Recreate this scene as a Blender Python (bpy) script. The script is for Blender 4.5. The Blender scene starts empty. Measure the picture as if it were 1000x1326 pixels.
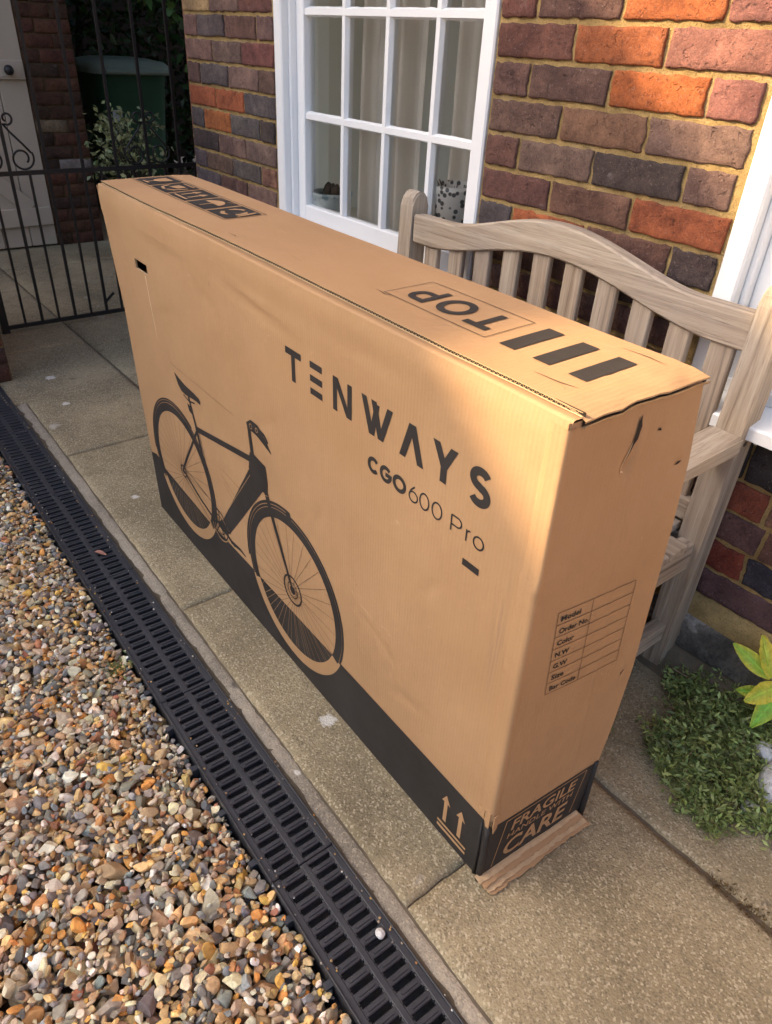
import bpy, bmesh, math, random
import numpy as np
from mathutils import Vector, Matrix, noise as mnoise

random.seed(7)
RNG = np.random.default_rng(11)
SC = bpy.context.scene
COL = SC.collection
PI = math.pi

# ------------------------------------------------------------------ camera, sky, sun, exposure
cam_data = bpy.data.cameras.new('camera')
cam_data.sensor_fit = 'AUTO'
cam_data.sensor_width = 36.0
cam_data.lens = 924.67 / 1326.0 * 36.0
cam_data.clip_start = 0.02
cam_data.clip_end = 400.0
cam = bpy.data.objects.new('camera', cam_data)
COL.objects.link(cam)


def cam_axes(yaw, pitch, roll):
    cy, sy, cp, sp = math.cos(yaw), math.sin(yaw), math.cos(pitch), math.sin(pitch)
    d = Vector((cy * cp, sy * cp, sp))
    r = Vector((sy, -cy, 0))
    u = r.cross(d)
    cr, sr = math.cos(roll), math.sin(roll)
    return cr * r + sr * u, -sr * r + cr * u, d


_r, _u, _d = cam_axes(math.radians(139.675), math.radians(-33.326), math.radians(3.347))
cam.matrix_world = Matrix(((_r.x, _u.x, -_d.x, 0.412), (_r.y, _u.y, -_d.y, -1.431),
                           (_r.z, _u.z, -_d.z, 1.256), (0, 0, 0, 1)))
SC.camera = cam

SUN = Vector((-0.60, -0.62, 0.515)).normalized()      # towards the sun
world = bpy.data.worlds.new('World')
SC.world = world
world.use_nodes = True
wn = world.node_tree
wn.nodes.clear()
sky = wn.nodes.new('ShaderNodeTexSky')
sky.sky_type = 'NISHITA'
sky.sun_disc = False
sky.sun_elevation = math.asin(SUN.z)
sky.sun_rotation = math.atan2(SUN.x, SUN.y)
sky.air_density = 0.85
sky.dust_density = 4.5
sky.ozone_density = 0.4
bg = wn.nodes.new('ShaderNodeBackground')
bg.inputs['Strength'].default_value = 0.15
wo = wn.nodes.new('ShaderNodeOutputWorld')
wn.links.new(sky.outputs[0], bg.inputs[0])
wn.links.new(bg.outputs[0], wo.inputs[0])

sun_data = bpy.data.lights.new('sun', 'SUN')
sun_data.energy = 3.2
sun_data.angle = math.radians(0.7)
sun_data.color = (1.0, 0.74, 0.44)
sun = bpy.data.objects.new('sun', sun_data)
COL.objects.link(sun)
sun.rotation_euler = SUN.to_track_quat('Z', 'Y').to_euler()
sun.location = SUN * 30

SC.view_settings.view_transform = 'Standard'
SC.view_settings.look = 'None'
SC.view_settings.exposure = 1.78
SC.view_settings.gamma = 1.0
SC.view_settings.use_curve_mapping = False
SC.render.resolution_x = 772
SC.render.resolution_y = 1024


# ------------------------------------------------------------------ helpers: materials
class NT:
    def __init__(self, name):
        self.m = bpy.data.materials.new(name)
        self.m.use_nodes = True
        self.t = self.m.node_tree
        self.t.nodes.clear()
        self.out = self.n('ShaderNodeOutputMaterial')
        self.b = self.n('ShaderNodeBsdfPrincipled')
        self.l(self.b.outputs[0], self.out.inputs[0])

    def n(self, kind, **kw):
        x = self.t.nodes.new(kind)
        for k, v in kw.items():
            setattr(x, k, v)
        return x

    def l(self, a, b):
        self.t.links.new(a, b)

    def set(self, node, key, val):
        if hasattr(val, 'is_linked') or hasattr(val, 'links'):
            self.l(val, node.inputs[key])
        else:
            node.inputs[key].default_value = val

    def coord(self, kind='Object', scale=(1, 1, 1)):
        tc = self.n('ShaderNodeTexCoord')
        mp = self.n('ShaderNodeMapping')
        mp.inputs['Scale'].default_value = scale
        self.l(tc.outputs[kind], mp.inputs['Vector'])
        return mp.outputs[0]

    def noise(self, vec, scale, detail=4, rough=0.55, dist=0.0):
        x = self.n('ShaderNodeTexNoise')
        self.l(vec, x.inputs['Vector'])
        x.inputs['Scale'].default_value = scale
        x.inputs['Detail'].default_value = detail
        x.inputs['Roughness'].default_value = rough
        x.inputs['Distortion'].default_value = dist
        return x.outputs['Fac']

    def voro(self, vec, scale, out='Distance', feature='F1'):
        x = self.n('ShaderNodeTexVoronoi', feature=feature)
        self.l(vec, x.inputs['Vector'])
        x.inputs['Scale'].default_value = scale
        return x.outputs[out]

    def ramp(self, fac, stops, interp='LINEAR'):
        x = self.n('ShaderNodeValToRGB')
        x.color_ramp.interpolation = interp
        e = x.color_ramp.elements
        while len(e) < len(stops):
            e.new(0.5)
        for i, (p, c) in enumerate(stops):
            e[i].position = p
            e[i].color = c if len(c) == 4 else (*c, 1)
        self.l(fac, x.inputs[0])
        return x.outputs[0]

    def mix(self, fac, a, b, mode='MIX'):
        x = self.n('ShaderNodeMix', data_type='RGBA', blend_type=mode)
        for idx, v in ((0, fac), (6, a), (7, b)):
            if hasattr(v, 'links'):
                self.l(v, x.inputs[idx])
            else:
                x.inputs[idx].default_value = v if idx == 0 or len(v) == 4 else (*v, 1)
        return x.outputs[2]

    def math(self, op, a, b=0.5, clamp=False):
        x = self.n('ShaderNodeMath', operation=op, use_clamp=clamp)
        for i, v in ((0, a), (1, b)):
            if hasattr(v, 'links'):
                self.l(v, x.inputs[i])
            else:
                x.inputs[i].default_value = v
        return x.outputs[0]

    def bump(self, h, strength=0.3, dist=0.01, prev=None):
        x = self.n('ShaderNodeBump')
        x.inputs['Strength'].default_value = strength
        x.inputs['Distance'].default_value = dist
        self.l(h, x.inputs['Height'])
        if prev is not None:
            self.l(prev, x.inputs['Normal'])
        return x.outputs[0]

    def fin(self, color=None, rough=0.7, normal=None, spec=0.4, metal=0.0):
        if color is not None:
            if hasattr(color, 'links'):
                self.l(color, self.b.inputs['Base Color'])
            else:
                self.b.inputs['Base Color'].default_value = (*color, 1)
        if hasattr(rough, 'links'):
            self.l(rough, self.b.inputs['Roughness'])
        else:
            self.b.inputs['Roughness'].default_value = rough
        self.b.inputs['Specular IOR Level'].default_value = spec
        self.b.inputs['Metallic'].default_value = metal
        if normal is not None:
            self.l(normal, self.b.inputs['Normal'])
        return self.m


def m_simple(name, col, rough=0.6, var=0.12, scale=8, bump=0.15, bscale=60, bdist=0.004, spec=0.4):
    t = NT(name)
    v = t.coord()
    f = t.noise(v, scale, 5)
    c = t.mix(f, tuple(x * (1 - var) for x in col), tuple(min(1, x * (1 + var)) for x in col))
    return t.fin(c, rough, t.bump(t.noise(v, bscale, 4), bump, bdist), spec)


def m_cardboard(name, axis):
    t = NT(name)
    v = t.coord()
    base = t.mix(t.ramp(t.noise(v, 3.0, 5, 0.6), [(0.3, (0, 0, 0)), (0.7, (1, 1, 1))]),
                 (0.352, 0.215, 0.110), (0.428, 0.270, 0.143))
    sep = t.n('ShaderNodeSeparateXYZ')
    t.l(v, sep.inputs[0])
    a = sep.outputs[axis]
    # stretched fibre streaks along the flutes
    vs = t.coord('Object', (90, 90, 5) if axis != 'Y_' else (90, 90, 5))
    fib = t.noise(vs, 1.0, 3, 0.6)
    base = t.mix(t.math('MULTIPLY', fib, 0.22), base, (0.30, 0.165, 0.07))
    spk = t.noise(v, 260, 2, 0.7)
    base = t.mix(t.ramp(spk, [(0.60, (0, 0, 0)), (0.78, (0.45, 0.45, 0.45))]), base, (0.27, 0.15, 0.07))
    wet = t.ramp(t.noise(v, 1.7, 4, 0.55, 0.8), [(0.48, (0, 0, 0)), (0.72, (0.5, 0.5, 0.5))])
    base = t.mix(wet, base, (0.35, 0.205, 0.095))
    # grey rub marks near the near corner, and scattered light scuffs
    def band(src, lo, hi, soft):
        u = t.math('MULTIPLY', t.math('SUBTRACT', src, lo), 1 / soft, True)
        w = t.math('MULTIPLY', t.math('SUBTRACT', hi, src), 1 / soft, True)
        return t.math('MULTIPLY', u, w)
    rub = t.math('MULTIPLY', band(sep.outputs[0], -0.075, -0.030, 0.02), band(sep.outputs[2], 0.42, 0.70, 0.12))
    rub = t.math('MULTIPLY', rub, t.ramp(t.noise(t.coord('Object', (150, 150, 7)), 1.0, 4, 0.7), [(0.46, (0, 0, 0)), (0.66, (0.65, 0.65, 0.65))]))
    base = t.mix(rub, base, (0.17, 0.125, 0.09))
    scf = t.ramp(t.noise(t.coord('Object', (7, 40, 24)), 1.0, 5, 0.75, 1.2), [(0.66, (0, 0, 0)), (0.73, (0.45, 0.45, 0.45))])
    base = t.mix(scf, base, (0.56, 0.39, 0.22))
    scd = t.ramp(t.noise(t.coord('Object', (30, 30, 9)), 1.0, 5, 0.75, 0.8), [(0.67, (0, 0, 0)), (0.75, (0.45, 0.45, 0.45))])
    base = t.mix(scd, base, (0.22, 0.13, 0.06))
    s = t.math('SINE', t.math('MULTIPLY', a, 2 * PI / 0.0072))
    s = t.math('MULTIPLY', s, t.noise(v, 5, 2))
    n1 = t.bump(s, 0.16, 0.0009)
    n2 = t.bump(t.noise(v, 7, 5, 0.55), 0.34, 0.014, n1)
    n2 = t.bump(t.ramp(t.noise(t.coord('Object', (5, 5, 30)), 1.0, 3, 0.5, 1.5), [(0.49, (0, 0, 0)), (0.5, (1, 1, 1)), (0.51, (0, 0, 0))]), 0.10, 0.002, n2)
    n3 = t.bump(t.noise(v, 220, 3), 0.10, 0.001, n2)
    return t.fin(base, 0.78, n3, 0.25)


def m_wood(name, axis):
    t = NT(name)
    sc = [60, 60, 60]
    sc[axis] = 1.6
    v = t.coord('Object', tuple(sc))
    v0 = t.coord()
    info = t.n('ShaderNodeObjectInfo')
    add = t.n('ShaderNodeVectorMath', operation='ADD')
    t.l(v, add.inputs[0])
    mul = t.n('ShaderNodeVectorMath', operation='SCALE')
    comb = t.n('ShaderNodeCombineXYZ')
    for k in range(3):
        t.l(info.outputs['Random'], comb.inputs[k])
    t.l(comb.outputs[0], mul.inputs[0])
    mul.inputs['Scale'].default_value = 37.0
    t.l(mul.outputs[0], add.inputs[1])
    vv = add.outputs[0]
    g = t.noise(vv, 1.0, 6, 0.65, 0.6)
    g2 = t.noise(vv, 4.5, 3, 0.7)
    c = t.ramp(g, [(0.32, (0.13, 0.093, 0.062)), (0.44, (0.33, 0.250, 0.175)), (0.56, (0.43, 0.340, 0.245)), (0.72, (0.53, 0.445, 0.345))])
    c = t.mix(t.ramp(g2, [(0.55, (0, 0, 0)), (0.75, (0.55, 0.55, 0.55))]), c, (0.15, 0.115, 0.08))
    patch = t.ramp(t.noise(v0, 4.0, 4), [(0.4, (0, 0, 0)), (0.7, (0.5, 0.5, 0.5))])
    c = t.mix(patch, c, (0.37, 0.325, 0.285))
    # damp, darker wood low down on the legs where it stands in splash water is left to the wear noise
    crk = t.ramp(g2, [(0.30, (1, 1, 1)), (0.37, (0, 0, 0))])
    c = t.mix(t.math('MULTIPLY', crk, 0.6), c, (0.09, 0.07, 0.05))
    n = t.bump(g, 0.6, 0.004)
    n = t.bump(g2, 0.6, 0.003, n)
    return t.fin(c, 0.8, n, 0.25)


def m_brick(name):
    t = NT(name)
    info = t.n('ShaderNodeObjectInfo')
    v = t.coord()
    add = t.n('ShaderNodeVectorMath', operation='ADD')
    comb = t.n('ShaderNodeCombineXYZ')
    r10 = t.math('MULTIPLY', info.outputs['Random'], 57.0)
    for k in range(3):
        t.l(r10, comb.inputs[k])
    t.l(v, add.inputs[0])
    t.l(comb.outputs[0], add.inputs[1])
    v = add.outputs[0]
    base = info.outputs['Color']
    big = t.noise(v, 9, 5, 0.6, 0.4)
    dark = t.mix(1.0, base, (0.55, 0.50, 0.55), 'MULTIPLY')
    lite = t.mix(1.0, base, (1.35, 1.25, 1.2), 'MULTIPLY')
    c = t.mix(t.ramp(big, [(0.3, (0, 0, 0)), (0.72, (1, 1, 1))]), dark, lite)
    mid = t.noise(v, 34, 7, 0.72, 0.6)
    c = t.mix(t.ramp(mid, [(0.30, (0.75, 0.75, 0.75)), (0.50, (0, 0, 0))]), c, t.mix(1.0, c, (0.42, 0.38, 0.40), 'MULTIPLY'))
    c = t.mix(t.ramp(mid, [(0.54, (0, 0, 0)), (0.74, (0.7, 0.7, 0.7))]), c, t.mix(1.0, c, (1.55, 1.45, 1.3), 'MULTIPLY'))
    sp = t.noise(v, 190, 3, 0.7)
    c = t.mix(t.ramp(sp, [(0.60, (0, 0, 0)), (0.74, (0.5, 0.5, 0.5))]), c, (0.42, 0.34, 0.30))
    sp2 = t.noise(v, 120, 3, 0.7)
    c = t.mix(t.ramp(sp2, [(0.26, (0.8, 0.8, 0.8)), (0.42, (0, 0, 0))]), c, (0.05, 0.035, 0.035))
    eff = t.ramp(t.noise(v, 14, 6, 0.7), [(0.64, (0, 0, 0)), (0.78, (0.40, 0.40, 0.40))])
    c = t.mix(eff, c, (0.42, 0.37, 0.34))
    fine = t.noise(v, 330, 3, 0.75)
    c = t.mix(t.ramp(fine, [(0.30, (0.55, 0.55, 0.55)), (0.50, (0, 0, 0))]), c, t.mix(1.0, c, (0.45, 0.42, 0.42), 'MULTIPLY'))
    c = t.mix(t.ramp(fine, [(0.56, (0, 0, 0)), (0.72, (0.45, 0.45, 0.45))]), c, t.mix(1.0, c, (1.9, 1.8, 1.7), 'MULTIPLY'))
    n = t.bump(t.noise(v, 60, 7, 0.8), 1.0, 0.009)
    n = t.bump(sp, 0.6, 0.003, n)
    n = t.bump(fine, 0.5, 0.002, n)
    n = t.bump(t.ramp(t.noise(v, 70, 2), [(0.30, (0, 0, 0)), (0.36, (1, 1, 1))]), 0.9, 0.004, n)
    return t.fin(c, 0.85, n, 0.25)


def m_mortar(name, col):
    t = NT(name)
    v = t.coord()
    f = t.noise(v, 12, 6, 0.65)
    c = t.mix(t.ramp(f, [(0.3, (0, 0, 0)), (0.7, (1, 1, 1))]), tuple(x * 0.50 for x in col), tuple(x * 1.2 for x in col))
    gd = t.ramp(t.noise(v, 7, 6, 0.7), [(0.52, (0, 0, 0)), (0.72, (0.5, 0.5, 0.5))])
    c = t.mix(gd, c, (col[0] * .62, col[0] * .52, col[0] * .38))
    s = t.noise(v, 260, 2, 0.7)
    c = t.mix(t.ramp(s, [(0.54, (0, 0, 0)), (0.70, (0.7, 0.7, 0.7))]), c, tuple(x * 0.30 for x in col))
    n = t.bump(t.noise(v, 60, 6, 0.8), 1.0, 0.010)
    n = t.bump(s, 0.7, 0.003, n)
    return t.fin(c, 0.95, n, 0.15)


SPOTS = [(-0.462, -0.822, 0.018), (-2.66, -0.73, 0.02), (-2.37, -0.76, 0.015), (-1.57, -0.806, 0.012), (-0.394, -0.946, 0.010)]


def m_concrete(name, col, speck=1.0):
    t = NT(name)
    v = t.coord()
    big = t.noise(v, 2.2, 6, 0.62, 0.3)
    c = t.mix(t.ramp(big, [(0.32, (0, 0, 0)), (0.68, (1, 1, 1))]), tuple(x * 0.58 for x in col), tuple(x * 1.18 for x in col))
    mid = t.noise(v, 17, 5, 0.7)
    c = t.mix(t.ramp(mid, [(0.50, (0, 0, 0)), (0.78, (0.55, 0.55, 0.55))]), c, tuple(x * 0.48 for x in col))
    cell = t.voro(v, 270, 'Color')
    cr = t.n('ShaderNodeSeparateColor')
    t.l(cell, cr.inputs[0])
    c = t.mix(t.ramp(cr.outputs[0], [(0.70, (0, 0, 0)), (0.93, (0.42 * speck,) * 3)]), c, (0.62, 0.53, 0.37))
    c = t.mix(t.ramp(cr.outputs[1], [(0.62, (0, 0, 0)), (0.95, (0.42 * speck,) * 3)]), c, (0.085, 0.066, 0.045))
    st = t.ramp(t.noise(v, 6.5, 4, 0.5, 0.2), [(0.70, (0, 0, 0)), (0.755, (0.55, 0.55, 0.55))])
    c = t.mix(st, c, (0.50, 0.46, 0.39))
    for (sx, sy, sr) in SPOTS:
        dv = t.n('ShaderNodeVectorMath', operation='DISTANCE')
        t.l(v, dv.inputs[0])
        dv.inputs[1].default_value = (sx, sy, 0)
        dd = t.math('ADD', dv.outputs['Value'], t.math('MULTIPLY', t.math('SUBTRACT', t.noise(v, 55, 4, 0.7), 0.5), sr * 2.2))
        mk = t.ramp(t.math('MULTIPLY', dd, 1 / (2 * sr)), [(0.38, (0.8, 0.8, 0.8)), (0.56, (0, 0, 0))])
        c = t.mix(mk, c, (0.66, 0.62, 0.55))
    blot = t.ramp(t.noise(v, 11, 3, 0.5), [(0.24, (0.65, 0.65, 0.65)), (0.31, (0, 0, 0))])
    c = t.mix(blot, c, (0.06, 0.055, 0.05))
    n = t.bump(t.voro(v, 230), 0.42, 0.0035)
    n = t.bump(mid, 0.35, 0.006, n)
    return t.fin(c, 0.88, n, 0.25)


def m_attr(name, rough=0.6, spec=0.35, mott=0.3, scale=55):
    t = NT(name)
    a = t.n('ShaderNodeAttribute', attribute_name='tint')
    v = t.coord()
    f = t.noise(v, scale, 5, 0.7, 0.5)
    d = t.mix(1.0, a.outputs['Color'], (1 - mott,) * 3, 'MULTIPLY')
    l = t.mix(1.0, a.outputs['Color'], (1 + mott,) * 3, 'MULTIPLY')
    c = t.mix(t.ramp(f, [(0.3, (0, 0, 0)), (0.7, (1, 1, 1))]), d, l)
    c = t.mix(t.ramp(t.noise(v, 240, 3, 0.7), [(0.62, (0, 0, 0)), (0.76, (0.4, 0.4, 0.4))]), c, (0.6, 0.54, 0.44))
    n = t.bump(t.noise(v, 150, 4, 0.7), 0.35, 0.002)
    return t.fin(c, rough, n, spec)


def m_leaf(name, c0, c1, rough=0.5):
    t = NT(name)
    a = t.n('ShaderNodeAttribute', attribute_name='tint')
    v = t.coord()
    f = t.noise(v, 30, 3)
    c = t.mix(f, c0, c1)
    c = t.mix(1.0, c, a.outputs['Color'], 'MULTIPLY')
    t.fin(c, rough, None, 0.35)
    tr = t.n('ShaderNodeBsdfTranslucent')
    t.l(c, tr.inputs[0])
    mx = t.n('ShaderNodeMixShader')
    mx.inputs[0].default_value = 0.25
    t.l(t.b.outputs[0], mx.inputs[1])
    t.l(tr.outputs[0], mx.inputs[2])
    t.l(mx.outputs[0], t.out.inputs[0])
    return t.m


M = {}
M['card_side'] = m_cardboard('cardboard_side', 'X')
M['card_top'] = m_cardboard('cardboard_top', 'X')
M['card_end'] = m_cardboard('cardboard_end', 'Y')
M['card_edge'] = m_simple('cardboard_cut_edge', (0.46, 0.32, 0.18), 0.9, 0.3, 60, 0.4, 300, 0.002)
M['card_raw'] = m_simple('cardboard_inner_ply', (0.43, 0.255, 0.145), 0.9, 0.35, 22, 0.5, 120, 0.003)
M['flute'] = m_simple('flute_liner', (0.52, 0.37, 0.20), 0.85, 0.2, 40, 0.2, 200, 0.001)


def m_ink(name, col):
    t = NT(name)
    v = t.coord()
    c = t.mix(t.ramp(t.noise(v, 6, 6, 0.7), [(0.35, (0, 0, 0)), (0.75, (1, 1, 1))]), col, tuple(x * 1.7 + .004 for x in col))
    sp = t.ramp(t.noise(v, 330, 2, 0.7), [(0.68, (0, 0, 0)), (0.8, (0.35, 0.35, 0.35))])
    c = t.mix(sp, c, (0.16, 0.11, 0.07))
    return t.fin(c, 0.62, t.bump(t.noise(v, 9, 4), 0.15, 0.008), 0.3)


M['ink'] = m_ink('black_print', (0.020, 0.018, 0.017))
M['ink_thin'] = m_simple('brown_line_print', (0.10, 0.055, 0.030), 0.75, 0.3, 20, 0.0)
M['ink_pale'] = m_simple('scuffed_paper', (0.66, 0.50, 0.33), 0.85, 0.15, 20, 0.2)
M['hollow_shade'] = m_simple('painted_hollow_shade', (0.022, 0.015, 0.010), 0.9, 0.2)  # near-black colour stands for the shade inside holes and gaps of the board
M['wood0'] = m_wood('weathered_teak_x', 0)
M['wood1'] = m_wood('weathered_teak_y', 1)
M['wood2'] = m_wood('weathered_teak_z', 2)
M['brick'] = m_brick('stock_brick')
M['mortar'] = m_mortar('lime_mortar', (0.50, 0.345, 0.145))
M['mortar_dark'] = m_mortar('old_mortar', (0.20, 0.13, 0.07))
M['concrete'] = m_concrete('paving_concrete', (0.318, 0.255, 0.152))
M['haunch'] = m_concrete('bedding_mortar', (0.36, 0.31, 0.235), 0.7)
M['joint'] = m_simple('joint_dirt', (0.125, 0.098, 0.065), 0.95, 0.4, 20, 0.6, 90, 0.006)
def m_plastic():
    t = NT('black_drain_plastic')
    v = t.coord()
    w = t.n('ShaderNodeTexCoord')
    geo = t.n('ShaderNodeNewGeometry')
    mp = t.n('ShaderNodeMapping')
    t.l(geo.outputs['Position'], mp.inputs['Vector'])
    p = mp.outputs[0]
    c = t.mix(t.noise(p, 6, 5, 0.6), (0.022, 0.023, 0.027), (0.040, 0.041, 0.046))
    dust = t.ramp(t.noise(p, 14, 6, 0.7), [(0.50, (0, 0, 0)), (0.78, (0.22, 0.22, 0.22))])
    c = t.mix(dust, c, (0.13, 0.125, 0.12))
    grit = t.ramp(t.noise(p, 420, 2, 0.7), [(0.66, (0, 0, 0)), (0.74, (0.4, 0.4, 0.4))])
    c = t.mix(grit, c, (0.25, 0.22, 0.18))
    return t.fin(c, t.math('ADD', t.math('MULTIPLY', dust, 0.6), 0.45), t.bump(t.noise(p, 120, 4), 0.25, 0.002), 0.4)


M['plastic'] = m_plastic()
M['void'] = m_simple('drain_channel_inside', (0.012, 0.012, 0.012), 0.9, 0.2)
M['gravel'] = m_attr('pebbles', 0.72, 0.3, 0.34)
M['soil'] = m_simple('gravel_bed_soil', (0.12, 0.09, 0.06), 0.95, 0.4, 40, 0.8, 60, 0.01)
M['white'] = m_simple('white_gloss_paint', (0.80, 0.80, 0.79), 0.38, 0.04, 5, 0.35, 35, 0.003, 0.5)
M['cream'] = m_simple('cream_paint', (0.70, 0.62, 0.48), 0.6, 0.06, 5, 0.1)
M['doorpaint'] = m_simple('off_white_door_paint', (0.50, 0.41, 0.31), 0.6, 0.10, 7, 0.2)
M['stone_dark'] = None


def m_stone_dark():
    t = NT('tarred_plinth')
    v = t.coord()
    f = t.noise(v, 9, 7, 0.7, 0.5)
    c = t.ramp(f, [(0.30, (0.050, 0.044, 0.038)), (0.44, (0.14, 0.125, 0.108)), (0.55, (0.24, 0.215, 0.185)), (0.64, (0.55, 0.51, 0.46))])
    c = t.mix(t.ramp(t.noise(v, 120, 4, 0.7), [(0.5, (0, 0, 0)), (0.7, (0.6, 0.6, 0.6))]), c, (0.025, 0.022, 0.02))
    n = t.bump(t.noise(v, 26, 7, 0.75), 1.0, 0.02)
    return t.fin(c, 0.75, t.bump(t.noise(v, 90, 5, 0.7), 0.6, 0.004, n), 0.4)


M['stone_dark'] = m_stone_dark()
M['iron'] = m_simple('black_painted_iron', (0.014, 0.013, 0.013), 0.5, 0.3, 20, 0.2, 120, 0.002, 0.5)
M['bin'] = m_simple('dark_green_bin_plastic', (0.035, 0.105, 0.060), 0.5, 0.2, 4, 0.1)
M['binlid'] = m_simple('faded_green_lid_plastic', (0.24, 0.31, 0.25), 0.55, 0.15, 4, 0.1)
M['label'] = m_simple('pale_sticker', (0.55, 0.60, 0.62), 0.5, 0.1)
M['curtain'] = None
M['room'] = m_simple('room_plaster', (0.82, 0.74, 0.60), 0.8, 0.05, 4, 0.05)
M['rock'] = m_simple('pale_rock', (0.62, 0.60, 0.56), 0.9, 0.30, 40, 0.9, 110, 0.006)
M['leaf_weed'] = m_leaf('weed_leaf', (0.145, 0.195, 0.060), (0.27, 0.325, 0.12))
M['stem'] = m_simple('pale_stem', (0.25, 0.19, 0.10), 0.8, 0.2)
def m_leafy():
    m = m_leaf('yellowing_leaf', (0.50, 0.52, 0.07), (0.80, 0.64, 0.10), 0.55)
    nt = m.node_tree
    b_ = next(n for n in nt.nodes if n.type == 'BSDF_PRINCIPLED')
    tc = nt.nodes.new('ShaderNodeTexCoord')
    nn = nt.nodes.new('ShaderNodeTexNoise')
    nn.inputs['Scale'].default_value = 150
    nn.inputs['Detail'].default_value = 5
    nt.links.new(tc.outputs['Object'], nn.inputs['Vector'])
    rp = nt.nodes.new('ShaderNodeValToRGB')
    rp.color_ramp.elements[0].position, rp.color_ramp.elements[1].position = 0.60, 0.72
    nt.links.new(nn.outputs['Fac'], rp.inputs[0])
    src = b_.inputs['Base Color'].links[0].from_socket
    mx = nt.nodes.new('ShaderNodeMix')
    mx.data_type = 'RGBA'
    mx.inputs[7].default_value = (0.36, 0.20, 0.04, 1)
    nt.links.new(rp.outputs[0], mx.inputs[0])
    nt.links.new(src, mx.inputs[6])
    nt.links.new(mx.outputs[2], b_.inputs['Base Color'])
    bp = nt.nodes.new('ShaderNodeBump')
    bp.inputs['Strength'].default_value = 0.5
    bp.inputs['Distance'].default_value = 0.002
    nt.links.new(nn.outputs['Fac'], bp.inputs['Height'])
    nt.links.new(bp.outputs[0], b_.inputs['Normal'])
    return m


M['leaf_yellow'] = m_leafy()
M['leaf_dark'] = m_leaf('dark_hedge_leaf', (0.020, 0.052, 0.014), (0.045, 0.095, 0.026))
M['leaf_var'] = m_leaf('variegated_leaf', (0.22, 0.28, 0.10), (0.48, 0.50, 0.30))
M['bark'] = m_simple('bark', (0.07, 0.05, 0.035), 0.9, 0.3, 20, 0.7, 50, 0.01)
M['moss'] = m_leaf('red_brown_moss', (0.10, 0.050, 0.022), (0.15, 0.10, 0.03))
M['pot'] = None
M['pot2'] = None
M['roof'] = m_simple('roof_tile', (0.14, 0.07, 0.045), 0.85, 0.3, 12, 0.5, 30, 0.02)


def m_curtain():
    t = NT('taupe_curtain')
    v = t.coord()
    f = t.noise(t.coord('Object', (20, 20, 1.5)), 1.0, 3)
    c = t.mix(f, (0.74, 0.67, 0.58), (0.86, 0.80, 0.71))
    t.fin(c, 0.55, t.bump(t.noise(v, 250, 2), 0.1, 0.001), 0.4)
    tr_ = t.n('ShaderNodeBsdfTranslucent')
    t.l(c, tr_.inputs[0])
    mx = t.n('ShaderNodeMixShader')
    mx.inputs[0].default_value = 0.5
    t.l(t.b.outputs[0], mx.inputs[1])
    t.l(tr_.outputs[0], mx.inputs[2])
    t.l(mx.outputs[0], t.out.inputs[0])
    return t.m


M['curtain'] = m_curtain()


def m_pot(name, a, b, scale):
    t = NT(name)
    v = t.coord()
    d = t.voro(v, scale, 'Distance')
    c = t.mix(t.ramp(d, [(0.33, (0, 0, 0)), (0.42, (1, 1, 1))]), a, b)
    return t.fin(c, 0.3, None, 0.5)


M['pot'] = m_pot('glazed_blue_grey_pot', (0.18, 0.25, 0.27), (0.42, 0.47, 0.46), 40)
M['pot2'] = m_pot('black_and_white_patterned_pot', (0.07, 0.075, 0.08), (0.62, 0.61, 0.58), 58)


def m_glass():
    t = NT('window_glass')
    tr = t.n('ShaderNodeBsdfTransparent')
    tr.inputs[0].default_value = (0.985, 0.985, 0.98, 1)
    gl = t.n('ShaderNodeBsdfGlossy')
    gl.inputs['Roughness'].default_value = 0.015
    fr = t.n('ShaderNodeFresnel')
    fr.inputs[0].default_value = 1.5
    v = t.coord()
    bm_ = t.bump(t.noise(v, 3.5, 2), 0.25, 0.01)
    t.l(bm_, gl.inputs['Normal'])
    mx = t.n('ShaderNodeMixShader')
    t.l(fr.outputs[0], mx.inputs[0])
    t.l(tr.outputs[0], mx.inputs[1])
    t.l(gl.outputs[0], mx.inputs[2])
    t.l(mx.outputs[0], t.out.inputs[0])
    return t.m


M['glass'] = m_glass()


def m_brickwall(name, dark=1.0):
    t = NT(name)
    tc = t.n('ShaderNodeTexCoord')
    sep = t.n('ShaderNodeSeparateXYZ')
    t.l(tc.outputs['Object'], sep.inputs[0])
    comb = t.n('ShaderNodeCombineXYZ')
    t.l(t.math('ADD', sep.outputs[0], sep.outputs[1]), comb.inputs[0])
    t.l(sep.outputs[2], comb.inputs[1])
    br = t.n('ShaderNodeTexBrick')
    t.l(comb.outputs[0], br.inputs['Vector'])
    br.inputs['Scale'].default_value = 1.0
    br.inputs['Brick Width'].default_value = 0.225
    br.inputs['Row Height'].default_value = 0.075
    br.inputs['Mortar Size'].default_value = 0.006
    br.inputs['Color1'].default_value = (0.30 * dark, 0.12 * dark, 0.07 * dark, 1)
    br.inputs['Color2'].default_value = (0.16 * dark, 0.085 * dark, 0.07 * dark, 1)
    br.inputs['Mortar'].default_value = (0.34 * dark, 0.25 * dark, 0.13 * dark, 1)
    n = t.bump(br.outputs['Fac'], -0.5, 0.01)
    return t.fin(br.outputs['Color'], 0.88, n, 0.2)


M['brickwall'] = m_brickwall('brickwork_far')


# ------------------------------------------------------------------ helpers: objects
def link(o, parent=None):
    COL.objects.link(o)
    if parent is not None:
        o.parent = parent
    return o


def tag(o, label=None, cat=None, group=None, kind=None):
    if label:
        o['label'] = label
    if cat:
        o['category'] = cat
    if group:
        o['group'] = group
    if kind:
        o['kind'] = kind
    return o


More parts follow.
